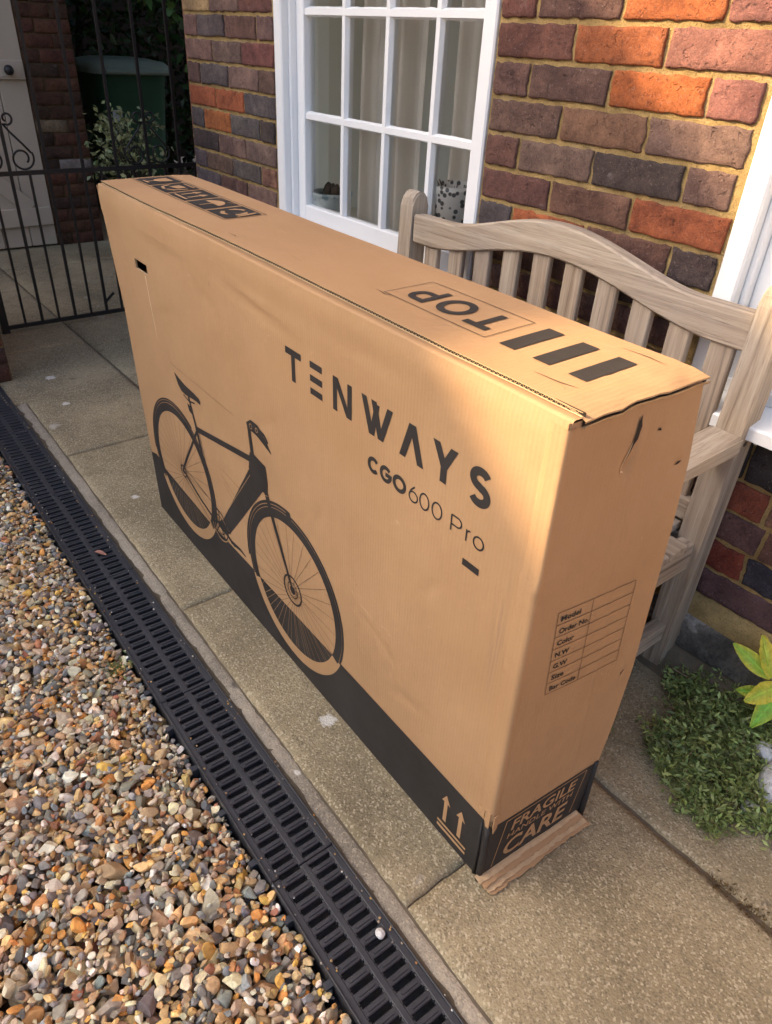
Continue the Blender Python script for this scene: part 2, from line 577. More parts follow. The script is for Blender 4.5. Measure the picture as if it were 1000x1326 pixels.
def empty(name, loc=(0, 0, 0), rot=(0, 0, 0), label=None, cat=None, group=None, kind=None, parent=None):
    o = bpy.data.objects.new(name, None)
    o.empty_display_size = 0.1
    o.location = loc
    o.rotation_euler = rot
    link(o, parent)
    return tag(o, label, cat, group, kind)


class MB:
    """collects shapes, builds one mesh object"""

    def __init__(self):
        self.bm = bmesh.new()

    def box(self, c, s, rot=None, bevel=0.0, seg=1):
        r = bmesh.ops.create_cube(self.bm, size=1.0)
        vs = r['verts']
        mt = Matrix.Translation(Vector(c))
        if rot is not None:
            mt = mt @ (rot.to_4x4() if hasattr(rot, 'to_4x4') else rot)
        mt = mt @ Matrix.Diagonal((*s, 1))
        bmesh.ops.transform(self.bm, matrix=mt, verts=vs)
        if bevel > 0:
            es = list({e for v in vs for e in v.link_edges})
            bmesh.ops.bevel(self.bm, geom=es, offset=bevel, segments=seg, affect='EDGES', profile=0.6)
        return self

    def mm(self, x0, x1, y0, y1, z0, z1, bevel=0.0, seg=1):
        return self.box(((x0 + x1) / 2, (y0 + y1) / 2, (z0 + z1) / 2), (abs(x1 - x0), abs(y1 - y0), abs(z1 - z0)), None, bevel, seg)

    def poly(self, pts):
        vs = [self.bm.verts.new(p) for p in pts]
        try:
            self.bm.faces.new(vs)
        except ValueError:
            pass
        return self

    def grid(self, rows, close=False):
        vr = [[self.bm.verts.new(p) for p in r] for r in rows]
        for a, b in zip(vr[:-1], vr[1:]):
            n = len(a)
            for i in range(n if close else n - 1):
                j = (i + 1) % n
                self.bm.faces.new((a[i], a[j], b[j], b[i]))
        return vr

    def tube(self, pts, r, n=8, cap=True):
        pts = [Vector(p) for p in pts]
        rs = r if isinstance(r, (list, tuple)) else [r] * len(pts)
        rings = []
        prev = None
        for i, p in enumerate(pts):
            d = (pts[min(i + 1, len(pts) - 1)] - pts[max(i - 1, 0)]).normalized()
            ref = prev if prev is not None else (Vector((0, 0, 1)) if abs(d.z) < 0.9 else Vector((1, 0, 0)))
            a = (ref - d * ref.dot(d)).normalized()
            b = d.cross(a)
            prev = a
            rings.append([p + (a * math.cos(t) + b * math.sin(t)) * rs[i] for t in (2 * PI * k / n for k in range(n))])
        vr = self.grid(rings, True)
        if cap:
            self.bm.faces.new(vr[0][::-1])
            self.bm.faces.new(vr[-1])
        return self

    def prism(self, pts, vec):
        """closed polygon of 3D points extruded by vec"""
        a = [self.bm.verts.new(p) for p in pts]
        b = [self.bm.verts.new(Vector(p) + Vector(vec)) for p in pts]
        n = len(a)
        self.bm.faces.new(a[::-1])
        self.bm.faces.new(b)
        for i in range(n):
            self.bm.faces.new((a[i], a[(i + 1) % n], b[(i + 1) % n], b[i]))
        return self

    def lathe(self, prof, c=(0, 0, 0), n=24):
        rings = [[(c[0] + r * math.cos(2 * PI * k / n), c[1] + r * math.sin(2 * PI * k / n), c[2] + z) for k in range(n)] for r, z in prof]
        self.grid(rings, True)
        return self

    def build(self, name, mat, parent=None, smooth=False, fix=True):
        if fix:
            bmesh.ops.recalc_face_normals(self.bm, faces=self.bm.faces)
        me = bpy.data.meshes.new(name)
        self.bm.to_mesh(me)
        self.bm.free()
        me.materials.append(mat)
        if smooth:
            for p in me.polygons:
                p.use_smooth = True
        o = bpy.data.objects.new(name, me)
        return link(o, parent)


def raw_mesh(name, V, F, mat, parent=None, tint=None, smooth=None):
    """numpy verts (n,3), faces (m,k) all the same k"""
    me = bpy.data.meshes.new(name)
    V = np.asarray(V, np.float32)
    F = np.asarray(F, np.int32)
    m, k = F.shape
    me.vertices.add(len(V))
    me.vertices.foreach_set('co', V.ravel())
    me.loops.add(m * k)
    me.loops.foreach_set('vertex_index', F.ravel())
    me.polygons.add(m)
    me.polygons.foreach_set('loop_start', np.arange(0, m * k, k, dtype=np.int32))
    if smooth is not None:
        me.polygons.foreach_set('use_smooth', np.asarray(smooth, bool))
    me.update(calc_edges=True)
    if tint is not None:
        at = me.attributes.new('tint', 'FLOAT_COLOR', 'POINT')
        at.data.foreach_set('color', np.asarray(tint, np.float32).ravel())
    me.materials.append(mat)
    o = bpy.data.objects.new(name, me)
    return link(o, parent)


def nz(x, y=0.0, z=0.0):
    return mnoise.noise(Vector((x, y, z)))


# ------------------------------------------------------------------ setting: ground, path, gravel bed
PROTO = {}

ground = MB()
ground.poly([(-60, -60, -0.075), (60, -60, -0.075), (60, 60, -0.075), (-60, 60, -0.075)])
tag(ground.build('ground', M['soil']), kind='structure')


def yK(x):      # kerb side edge of slabs
    return -0.945 - 0.026 * (x + 0.0)


def yR(x):      # drain right edge
    return -0.985 - 0.0225 * (x + 0.0)


def yL(x):      # drain left edge
    return yR(x) - 0.128


path_bed = MB()
path_bed.mm(-9.0, 6.0, -0.80, 2.0, -0.07, -0.008)
path_bed.prism([(-2.73, yR(-2.73) + 0.004, -0.07), (6.0, yR(6) + 0.004, -0.07), (6.0, -0.80, -0.07), (-2.73, -0.80, -0.07)], (0, 0, 0.0615))
path = tag(path_bed.build('path', M['joint']), kind='structure')
# slabs: two rows, laid one by one
xs1 = [-9.0, -7.9, -6.9, -5.9, -4.93, -3.96, -3.02, -2.465, -1.955, -0.985, -0.044, 0.93, 1.90, 2.87, 3.84, 4.8]
xs2 = [-9.0, -7.4, -6.4, -5.4, -4.4, -3.45, -2.95, -2.2, -1.3, -0.4, 0.52, 1.44, 2.36, 3.3, 4.2]


def slab(x0, x1, y0a, y0b, y1a, y1b):
    g = 0.0019
    t = 0.0 + random.uniform(-0.0015, 0.0015)
    mb = MB()
    nx, ny = 60, 34
    rows = []
    for i in range(nx + 1):
        r = []
        u = i / nx
        x = x0 + g + (x1 - x0 - 2 * g) * u
        ya = y0a + (y0b - y0a) * u + g
        yb = y1a + (y1b - y1a) * u - g
        for j in range(ny + 1):
            w = j / ny
            y = ya + (yb - ya) * w
            jx = 0.0022 * nz(x * 9, y * 22, 3.1) + 0.002 * nz(x * 9, y * 80, 7) if i in (0, nx) else 0
            jy = 0.0026 * nz(x * 17, y * 7, 8.1) + 0.002 * nz(x * 80, y * 7, 5) if j in (0, ny) else 0
            e = 0.004 if (i in (0, nx) or j in (0, ny)) else 0
            r.append((x + jx, y + jy, t - e + 0.0022 * nz(x * 2.3, y * 2.3)))
        rows.append(r)
    mb.grid(rows)
    # skirt
    loop = [rows[i][0] for i in range(nx + 1)] + [rows[nx][j] for j in range(1, ny + 1)] + \
           [rows[i][ny] for i in range(nx - 1, -1, -1)] + [rows[0][j] for j in range(ny - 1, 0, -1)]
    mb.grid([loop, [(p[0], p[1], -0.03) for p in loop]], True)
    bmesh.ops.remove_doubles(mb.bm, verts=mb.bm.verts, dist=1e-5)
    return mb.build('paving_slab', M['concrete'], path, smooth=True)


for a, b in zip(xs1[:-1], xs1[1:]):
    if a < -2.9:
        slab(a, b, -0.95, -0.95, -0.462, -0.462)
    else:
        slab(a, b, yK(a), yK(b), -0.462, -0.462)
for a, b in zip(xs2[:-1], xs2[1:]):
    hi = 0.06 if a > -2.7 else 1.9
    slab(a, b, -0.455, -0.455, hi, hi)

# mortar haunching strip between slabs and drain
hs = MB()
rows = []
N = 260
for i in range(N + 1):
    x = -2.72 + (6.0 + 2.72) * i / N
    ya, yb = yR(x) + 0.002 + 0.003 * nz(x * 14, 1.7), yK(x) - 0.003 + 0.004 * nz(x * 10, 4.2)
    r = []
    for j in range(5):
        w = j / 4
        y = ya + (yb - ya) * w
        z = -0.004 - 0.006 * (1 - w) + 0.003 * nz(x * 22, y * 60, 2) - (0.004 if j in (0, 4) else 0)
        r.append((x, y, z))
    rows.append(r)
hs.grid(rows)
tag(hs.build('kerb_mortar', M['haunch'], None, smooth=True), kind='structure')

# ------------------------------------------------------------------ channel drain
drain = empty('channel_drain', (0, 0, 0), (0, 0, 0), 'black plastic slotted channel drain running between the pebbles and the concrete path', 'drain')
ang = math.atan(-0.0225)
drain.location = (0.0, yR(0) - 0.064, 0)
drain.rotation_euler = (0, 0, ang)
ch = MB()
x0, x1 = -2.72, 3.0
for s in (-1, 1):
    ch.mm(x0, x1, s * 0.058, s * 0.0635, -0.07, -0.006)
ch.mm(x0, x1, -0.058, 0.058, -0.07, -0.064)
# stiffening ribs on the outside wall, seen where the pebbles lie low
xx = x0 + 0.06
while xx < x1:
    ch.mm(xx, xx + 0.012, -0.078, -0.0635, -0.07, -0.012)
    ch.mm(xx - 0.02, xx + 0.032, -0.072, -0.0635, -0.07, -0.05)
    xx += 0.125
ch.build('channel', M['plastic'], drain)


def grate_mesh(length):
    mb = MB()
    t = 0.012
    # long rails
    for ya, yb in ((-0.0635, -0.0505), (-0.0060, 0.0060), (0.0505, 0.0635)):
        mb.mm(0.001, length - 0.001, ya, yb, -t, 0.0, 0.0016)
    # raised rim
    for s in (-1, 1):
        mb.mm(0.001, length - 0.001, s * 0.0625, s * 0.0655, -t, 0.0035, 0.001)
    pitch = 0.025
    n = int(round(length / pitch))
    for i in range(n):
        xc = (i + 0.5) * pitch
        # bars between slots, the two columns half a pitch apart
        for (ya, yb, off) in ((-0.0515, -0.005, 0.0), (0.005, 0.0515, 0.0125)):
            xb = (i + 0.5) * pitch + off
            if xb + 0.006 > length:
                mb.mm(length - 0.0085, length - 0.001, ya, yb, -t, -0.0008, 0.0012)
                mb.mm(0.001, 0.0085, ya, yb, -t, -0.0008, 0.0012)
                continue
            for ye in (ya + 0.0015, yb - 0.0015):
                mb.mm(xb - 0.0115, xb + 0.0115, ye - 0.0015, ye + 0.0015, -t, -0.0012, 0.0008)
            mb.mm(xb - 0.0070, xb + 0.0070, ya, yb, -t, -0.0008, 0.0016)
            # shallow rib on the bar
            mb.mm(xb - 0.0022, xb + 0.0022, ya + 0.008, yb - 0.008, -0.0006, 0.0012)
    return mb


gx = x0
first = None
while gx < x1 - 0.01:
    if first is None:
        first = grate_mesh(0.5).build('grate', M['plastic'], drain)
        g = first
    else:
        g = first.copy()
        link(g, drain)
    g.location = (gx, 0, 0)
    gx += 0.5

# ------------------------------------------------------------------ gravel
def ico(sub):
    bm = bmesh.new()
    bmesh.ops.create_icosphere(bm, subdivisions=sub, radius=1.0)
    V = np.array([v.co[:] for v in bm.verts])
    F = np.array([[v.index for v in f.verts] for f in bm.faces])
    bm.free()
    return V, F


def stone_variants(sub, n, rng):
    V0, F0 = ico(sub)
    out = []
    for k in range(n):
        V = V0.copy()
        ph = rng.uniform(0, 10, 3)
        for i in range(len(V)):
            q = V[i]
            V[i] = q * (1 + 0.22 * mnoise.noise(Vector(q * 1.1 + ph)) + 0.07 * mnoise.noise(Vector(q * 3.0 + ph)))
        ang_ = rng.random()
        npl = 4 if ang_ < 0.22 else rng.integers(7, 14)
        for _ in range(npl):
            nrm = rng.normal(size=3)
            nrm /= np.linalg.norm(nrm)
            dd = rng.uniform(0.34, 0.80)
            s = V @ nrm
            over = np.clip(s - dd, 0, None)
            V = V - over[:, None] * nrm * 0.93
        out.append((V / np.abs(V).max(0), ang_ >= 0.34))
    return out, F0


def rot_many(n, rng, tilt):
    a = rng.uniform(0, 2 * PI, n)
    b = rng.normal(0, tilt, n)
    c = rng.normal(0, tilt, n)
    Rz = np.zeros((n, 3, 3)); Rz[:, 0, 0] = np.cos(a); Rz[:, 0, 1] = -np.sin(a); Rz[:, 1, 0] = np.sin(a); Rz[:, 1, 1] = np.cos(a); Rz[:, 2, 2] = 1
    Ry = np.zeros((n, 3, 3)); Ry[:, 0, 0] = np.cos(b); Ry[:, 0, 2] = np.sin(b); Ry[:, 2, 0] = -np.sin(b); Ry[:, 2, 2] = np.cos(b); Ry[:, 1, 1] = 1
    Rx = np.zeros((n, 3, 3)); Rx[:, 1, 1] = np.cos(c); Rx[:, 1, 2] = -np.sin(c); Rx[:, 2, 1] = np.sin(c); Rx[:, 2, 2] = np.cos(c); Rx[:, 0, 0] = 1
    return Rz @ Ry @ Rx


def hexrgb(h):
    c = [int(h[i:i + 2], 16) / 255 for i in (0, 2, 4)]
    return [x / 12.92 if x < 0.04045 else ((x + 0.055) / 1.055) ** 2.4 for x in c]


PAL = [hexrgb(h) for h in ('c0a57c', 'c8a570', 'b29770', 'b98a58', 'c98f4e', 'a0805c', '9e9482', '8a8278', '82827e', 'cdc0a3',
                           'ddd1b8', 'e8e2d4', '6c6864', '8e9190', 'd4b27a', 'ab8a6a', 'b7a288', 'd6a95a', 'a06c52', 'c3b7a2')]
PALW = np.array([8, 7, 9, 6, 5, 6, 10, 9, 8, 9, 8, 4, 7, 6, 6, 8, 9, 3, 2, 9], float)
PALW /= PALW.sum()


def scatter_gravel(xa, xb, yfun_hi, ylo, dens, sub, rng):
    area = (xb - xa) * (abs(ylo) - 1.05)
    n = int(area * dens)
    res = 0.0025
    gx_, gy_ = int((xb - xa) / res) + 40, int((-1.0 - ylo) / res) + 40
    Hm = np.full((gx_, gy_), -0.062)
    size = np.clip(rng.lognormal(math.log(0.0088), 0.45, n), 0.0034, 0.024)
    order = np.argsort(rng.random(n) - 0.0 * size)
    size = size[order]
    ax = np.stack([size * rng.uniform(1.05, 1.6, n), size * rng.uniform(0.85, 1.1, n), size * rng.uniform(0.5, 0.85, n)], 1)
    R = rot_many(n, rng, 0.42)
    pos = np.zeros((n, 3))
    px = rng.uniform(xa, xb, n)
    py = rng.uniform(ylo, -1.03, n)
    keep = np.zeros(n, bool)
    for i in range(n):
        x, y = px[i], py[i]
        r = size[i]
        lim = yL(x) - r * 0.95
        if y > lim:
            continue
        rad = r * 1.1
        i0, i1 = int((x - rad - xa) / res) + 15, int((x + rad - xa) / res) + 16
        j0, j1 = int((y - rad - ylo) / res) + 15, int((y + rad - ylo) / res) + 16
        i0, j0 = max(i0, 0), max(j0, 0)
        W_ = Hm[i0:i1, j0:j1]
        if W_.size == 0:
            continue
        gxs = (np.arange(i0, i0 + W_.shape[0]) - 15) * res + xa - x
        gys = (np.arange(j0, j0 + W_.shape[1]) - 15) * res + ylo - y
        d2 = (gxs[:, None] ** 2 + gys[None, :] ** 2) / rad ** 2
        cap = np.sqrt(np.clip(1 - d2, 0, None)) * ax[i, 2]
        m_ = d2 < 1
        zc = (W_[m_] + cap[m_] * 0.82).max() * 0.55 + (W_[m_] + cap[m_]).mean() * 0.45
        edge = min(1.0, max(0.0, (lim - y) / 0.10))
        top = zc + ax[i, 2]
        if top > -0.010 + 0.022 * edge + 0.008 * nz(x * 3, y * 3):
            continue
        pos[i] = (x, y, zc)
        keep[i] = True
        Hm[i0:i1, j0:j1] = np.where(m_, np.maximum(W_, zc + cap), W_)
    idx = np.where(keep)[0]
    var, F0 = stone_variants(sub, 28, rng)
    nv = len(var[0][0])
    k = rng.integers(0, len(var), len(idx))
    VV = np.stack([v for v, _ in var])[k]                # (n, nv, 3)
    ag = np.array([a for _, a in var])[k]
    VV = VV * ax[idx][:, None, :]
    VV = np.einsum('nij,nvj->nvi', R[idx], VV) + pos[idx][:, None, :]
    FF = F0[None] + (np.arange(len(idx)) * nv)[:, None, None]
    ci = rng.choice(len(PAL), len(idx), p=PALW)
    c = np.array(PAL)[ci] * rng.uniform(0.72, 1.32, (len(idx), 1)) * np.array([1.0, 0.985, 0.93]) * rng.uniform(0.93, 1.07, (len(idx), 3))
    c = np.concatenate([np.clip(c, 0, 0.9), np.ones((len(idx), 1))], 1)
    tint = np.repeat(c, nv, axis=0)
    sm = np.repeat(~ag, len(F0))
    return VV.reshape(-1, 3), FF.reshape(-1, 3), tint, sm


parts = [scatter_gravel(-0.75, 0.55, yL, -1.72, 36000, 3, RNG), scatter_gravel(-3.0, -0.75, yL, -1.62, 31000, 2, RNG)]
o = 0
Vs, Fs, Ts, Ss = [], [], [], []
for v, f_, t_, s_ in parts:
    Vs.append(v); Fs.append(f_ + o); Ts.append(t_); Ss.append(s_)
    o += len(v)
gravel = raw_mesh('gravel', np.concatenate(Vs), np.concatenate(Fs), M['gravel'], None, np.concatenate(Ts), np.concatenate(Ss))
tag(gravel, kind='stuff')
print('gravel tris', sum(len(f_) for f_ in Fs))


def m_gravelsheet():
    t = NT('pebble_sheet')
    v = t.coord()
    x = t.n('ShaderNodeTexVoronoi')
    t.l(v, x.inputs['Vector'])
    x.inputs['Scale'].default_value = 48
    sc_ = t.n('ShaderNodeSeparateColor')
    t.l(x.outputs['Color'], sc_.inputs[0])
    c = t.ramp(sc_.outputs[0], [(0.0, PAL[7]), (0.2, PAL[0]), (0.4, PAL[3]), (0.6, PAL[16]), (0.8, PAL[9]), (1.0, PAL[5])])
    return t.fin(c, 0.6, t.bump(x.outputs['Distance'], -0.9, 0.02), 0.3)


gb = MB()
gb.mm(-14, 14, -8.5, -1.7, -0.06, -0.022)
tag(gb.build('gravel_bed', m_gravelsheet()), kind='structure')
pr = MB()
bmesh.ops.create_icosphere(pr.bm, subdivisions=3, radius=1)
for v in pr.bm.verts:
    v.co = Vector((v.co.x * .0095, v.co.y * .0075, v.co.z * .006)) * (1 + .2 * nz(*(v.co * 1.5)))
o = pr.build('pebble', M['rock'], None, True)
o.location = (-0.036, -1.009, 0.003)
tag(o, 'small whitish pebble lying alone on the black drain grate', 'pebble')

dl = MB()
rows = []
for i in range(9):
    t_ = i / 8
    w = 0.007 * math.sin(PI * (0.05 + 0.9 * t_))
    rows.append([(-0.018 + 0.036 * t_, q * w, 0.0035 + 0.004 * abs(q) + 0.003 * math.sin(t_ * 5)) for q in (-1, 0, 1)])
dl.grid(rows)
dlo = dl.build('dead_leaf', m_simple('pinkish_dead_leaf', (0.36, 0.17, 0.12), 0.7, 0.3, 60), None, True)
dlo.location = (-1.33, -1.005, 0.0)
dlo.rotation_euler = (0, 0, 0.7)
tag(dlo, 'small pinkish dead leaf lying on the far part of the black drain grate', 'leaf')
gr_n = 260
gx_ = RNG.uniform(-2.6, 0.4, gr_n)
gP = np.stack([gx_, [yR(x) - 0.064 + random.choice((-1, 1)) * random.uniform(0.046, 0.068) for x in gx_], np.full(gr_n, 0.0015)], 1)
gv, gf = ico(1)
gs = RNG.uniform(0.0010, 0.0028, gr_n)
gV = (gv[None] * gs[:, None, None] * np.array([1.2, 1, .7]) + gP[:, None, :]).reshape(-1, 3)
gF = (gf[None] + (np.arange(gr_n) * len(gv))[:, None, None]).reshape(-1, 3)
gT = np.repeat(np.concatenate([np.array(PAL)[RNG.integers(0, len(PAL), gr_n)] * .7, np.ones((gr_n, 1))], 1), len(gv), 0)
tag(raw_mesh('grit', gV, gF, M['gravel'], None, gT), kind='stuff')

# ------------------------------------------------------------------ brick pieces
BRICKS = {}


def brick_variants(key, s, n=5, seg=(8, 4), rough=0.0030):
    """front face looks to -y, brick centre at origin; s = (len, depth, height)"""
    out = []
    for k in range(n):
        mb = MB()
        L_, D_, H_ = s
        nx, nzv = seg
        off = random.uniform(0, 50)
        rows = []
        # front sheet with rounded worn edge, then sides going back
        for j in range(nzv + 1):
            r = []
            for i in range(nx + 1):
                u = (0.0, 0.0028 / L_, 1 - 0.0028 / L_, 1.0)[(0 if i == 0 else 1 if i == 1 else 2 if i == nx - 1 else 3)] - 0.5 if i in (0, 1, nx - 1, nx) else (i - 1) / (nx - 2) - 0.5
                w = {0: 0.0, 1: 0.0028 / H_, nzv - 1: 1 - 0.0028 / H_, nzv: 1.0}.get(j, (j - 1) / max(1, nzv - 2)) - 0.5
                x, z = u * L_, w * H_
                ed = (i in (0, nx)) or (j in (0, nzv))
                x += (0.006 * nz(z * 55, off, k) if i in (0, nx) else 0)
                z += ((0.0045 * nz(x * 38, off + 7, k) + 0.002 * nz(x * 110, off + 9, k)) if j in (0, nzv) else 0)
                y = -D_ / 2 + rough * nz(x * 30, z * 30, off) + (0.0022 if ed else 0) + (0.0015 if (i in (0, nx) and j in (0, nzv)) else 0)
                r.append((x, y, z))
            rows.append(r)
        mb.grid(rows)
        loop = rows[0] + [rows[j][nx] for j in range(1, nzv + 1)] + rows[nzv][-2::-1] + [rows[j][0] for j in range(nzv - 1, 0, -1)]
        mb.grid([loop, [(p[0] * 1.0, D_ / 2, p[2]) for p in loop]], True)
        bmesh.ops.remove_doubles(mb.bm, verts=mb.bm.verts, dist=1e-5)
        bmesh.ops.recalc_face_normals(mb.bm, faces=mb.bm.faces)
        me = bpy.data.meshes.new('brick')
        mb.bm.to_mesh(me)
        mb.bm.free()
        me.materials.append(M['brick'])
        for p in me.polygons:
            p.use_smooth = True
        out.append(me)
    BRICKS[key] = out


def place_brick(parent, x0, x1, zc, h, col, y=0.0, depth=0.06, proud=0.0020, facing=0, seg=(8, 4)):
    L_ = x1 - x0
    key = (round(L_, 2), round(h, 3), seg)
    if key not in BRICKS:
        brick_variants(key, (key[0], depth, key[1]), 4, seg)
    me = random.choice(BRICKS[key])
    o = bpy.data.objects.new('brick', me)
    link(o, parent)
    pz = random.uniform(-0.0012, 0.0015)
    o.scale = (L_ / key[0], 1, 1)
    if facing == 0:      # faces -y
        o.location = ((x0 + x1) / 2, y + depth / 2 - proud + pz, zc)
        o.rotation_euler = (0, random.uniform(-.008, .008), random.uniform(-.006, .006))
    else:                # faces +x : x0,x1 run along y, wall plane at x=y
        o.location = (y - depth / 2 + proud + pz, (x0 + x1) / 2, zc)
        o.rotation_euler = (0, 0, PI / 2)
    o.color = (*col, 1)
    return o


PURPLE = (0.160, 0.098, 0.076)
MAUVE = (0.225, 0.148, 0.118)
REDP = (0.215, 0.100, 0.078)
PINK = (0.30, 0.150, 0.120)
ORANGE = (0.46, 0.155, 0.055)
ORANGE2 = (0.40, 0.130, 0.058)
BROWN = (0.175, 0.095, 0.072)
TAN = (0.25, 0.145, 0.095)
BLACKB = (0.080, 0.064, 0.058)
GREYB = (0.130, 0.112, 0.105)
REDB = (0.24, 0.060, 0.038)
BLUEB = (0.050, 0.052, 0.068)
YELLOWB = (0.45, 0.34, 0.17)


def vary(c, a=0.12):
    k = random.uniform(1 - a, 1 + a)
    return tuple(max(0.01, x * k * random.uniform(0.95, 1.05)) for x in c)


house = empty('brick_house', (0, 0, 0), (0, 0, 0), 'house wall of purple, brown and orange bricks with white sash windows behind the bench', 'house')
wl = MB()
T_ = 0.30
ZT = 5.2
W1 = (-1.966, -0.978)          # left window opening
W2 = (-0.300, 0.690)           # right window opening
ZS, ZH = 0.640, 1.975
wl.prism([(-2.62, 0.0045, -0.05), (W1[0], 0.0045, -0.05), (W1[0], 0.12, -0.05), (W1[0] - 0.13, T_, -0.05), (-2.62, T_, -0.05)], (0, 0, ZT + 0.05))
wl.mm(W1[1], W2[0], 0.0045, T_, -0.05, ZT)
wl.mm(W2[1], 7.0, 0.004, T_, -0.05, ZT)
for w in (W1, W2):
    wl.mm(w[0], w[1], 0.0045, T_, -0.05, ZS)
    wl.mm(w[0], w[1], 0.004, T_, ZH, ZT)
wl.mm(-2.62, -2.36, T_, 7.0, -0.05, ZT)
wl.build('wall', M['mortar'], house)
# plain stretch of brickwork outside the picture, to the right
fw = MB()
fw.mm(0.95, 7.0, -0.002, 0.003, 0.18, ZT)
fw.mm(-2.62, 0.95, -0.002, 0.003, 2.10, ZT)
fw.build('brickwork', M['brickwall'], house)
sd = MB()
sd.mm(-2.626, -2.6205, 0.004, 7.0, 0.0, ZT)
sd.build('side_brickwork', M['brickwall'], house)

# courses: list of (z bottom, z top)
lines_hi = [1.2354 - 0.075 * k for k in range(-11, 6)]           # mortar lines, down to 0.86
zl = sorted(set([round(z, 4) for z in lines_hi]))
low = [0.203, 0.2805, 0.358, 0.4355, 0.513]
mid_ = [0.513 + (0.8604 - 0.513) * i / 5 for i in range(1, 5)]
zl = low + mid_ + [z for z in zl if z > 0.85]
G_ = 0.010
rightcols = {-1: [REDP, PURPLE, ORANGE, PINK],    # bricks between the windows, from the course at z 1.235..1.31 downwards, left to right
    0: [REDP, ORANGE2, PINK], 1: [PURPLE, PURPLE, ORANGE, PINK],
    2: [PURPLE, TAN, MAUVE], 3: [BROWN, MAUVE, BLACKB, MAUVE], 4: [BROWN, BROWN, ORANGE2], 5: [GREYB, ORANGE2, BROWN, BLACKB]}
leftcols = {0: [YELLOWB, MAUVE, REDP], -1: [YELLOWB, MAUVE, REDP, REDP], 1: [MAUVE, GREYB, PURPLE], 2: [MAUVE, MAUVE, REDP], 3: [PURPLE, GREYB, MAUVE, PURPLE],
            4: [ORANGE2, ORANGE2, GREYB], 5: [GREYB, ORANGE, GREYB, BLACKB], 6: [BLACKB, MAUVE, MAUVE], 7: [GREYB, PURPLE, GREYB, TAN]}
ANY = [PURPLE, MAUVE, REDP, PINK, ORANGE2, BROWN, TAN, BLACKB, GREYB, PURPLE, MAUVE, BROWN, REDP]


def run(xa, xb, odd, cols, zc, h):
    n3 = [0.215, 0.215, 0.215] if odd else [0.1025, 0.215, 0.215, 0.1025]
    tot = sum(n3) + G_ * (len(n3) + 1)
    k = (xb - xa - G_ * (len(n3) + 1)) / sum(n3)
    x = xa + G_ * 0.7
    for i, l_ in enumerate(n3):
        w = l_ * k + random.uniform(-.004, .004)
        x2 = min(x + w, xb - 0.003)
        c = cols[i % len(cols)] if cols else random.choice(ANY)
        place_brick(house, x, x2, zc, h, vary(c, 0.06 if cols else 0.12), seg=(20, 8) if cols else (8, 4))
        x = x2 + G_


for za, zb in zip(zl[:-1], zl[1:]):
    if zb > 2.06:
        continue
    zc, h = (za + zb) / 2, zb - za - 0.0105
    k = int(round((1.2354 - za) / 0.075))
    odd = k % 2 == 1
    if za > ZS - 0.001:
        run(W1[1], W2[0] - 0.001, not odd, rightcols.get(k) if za > 0.75 else None, zc, h)
        run(-2.62, W1[0], odd, leftcols.get(k + 1) or [GREYB, PURPLE, MAUVE], zc, h)
    else:
        # full width below the windows
        x = -2.62 + 0.006 - (0.0 if odd else 0.1125)
        spec = {0.203: [(0.135 - 0.27, 0.205 - 0.0, (0.105, 0.065, 0.072))],
                }
        while x < 0.93:
            a_, b_ = max(x, -2.614), x + 0.215
            if not (b_ > -0.36 and zb < 0.52):
                if not (b_ > -0.34 and zb > 0.515):
                    place_brick(house, a_, b_, zc, h, vary(random.choice(ANY + [REDB, ORANGE2])))
            x += 0.225
# bricks under the right window, set out from the photograph
zz = low


def rowx(i, edges, cols):
    for (a_, b_), c in zip(edges, cols):
        place_brick(house, a_ + 0.005, b_ - 0.005, (zz[i] + zz[i + 1]) / 2, zz[i + 1] - zz[i] - 0.010, vary(c, .05), seg=(20, 8))


rowx(0, [(-0.36, -0.145), (-0.145, 0.08), (0.08, 0.305), (0.305, 0.53), (0.53, 0.755), (0.755, 0.945)], [REDP, (0.115, 0.068, 0.075), PURPLE, REDB, BROWN, PURPLE])
rowx(1, [(-0.36, -0.155), (-0.155, -0.045), (-0.045, 0.065), (0.065, 0.29), (0.29, 0.515), (0.515, 0.74), (0.74, 0.945)], [BROWN, REDB, BLUEB, REDB, MAUVE, BROWN, REDB])
rowx(2, [(-0.36, -0.25), (-0.25, -0.03), (-0.03, 0.195), (0.195, 0.42), (0.42, 0.645), (0.645, 0.87), (0.87, 0.945)], [REDP, (0.165, 0.095, 0.085), BROWN, MAUVE, REDB, PURPLE, MAUVE])
rowx(3, [(-0.36, -0.16), (-0.16, -0.045), (-0.045, 0.07), (0.07, 0.295), (0.295, 0.52), (0.52, 0.745), (0.745, 0.945)], [PURPLE, (0.27, 0.085, 0.05), TAN, REDB, BROWN, ORANGE2, REDP])
# dark sub-sill of engineering bricks below the painted sill
x = -0.335
while x < 0.93:
    place_brick(house, x, x + 0.105, 0.566, 0.092, vary((0.045, 0.042, 0.043), .2), proud=0.008, seg=(8, 4))
    x += 0.112
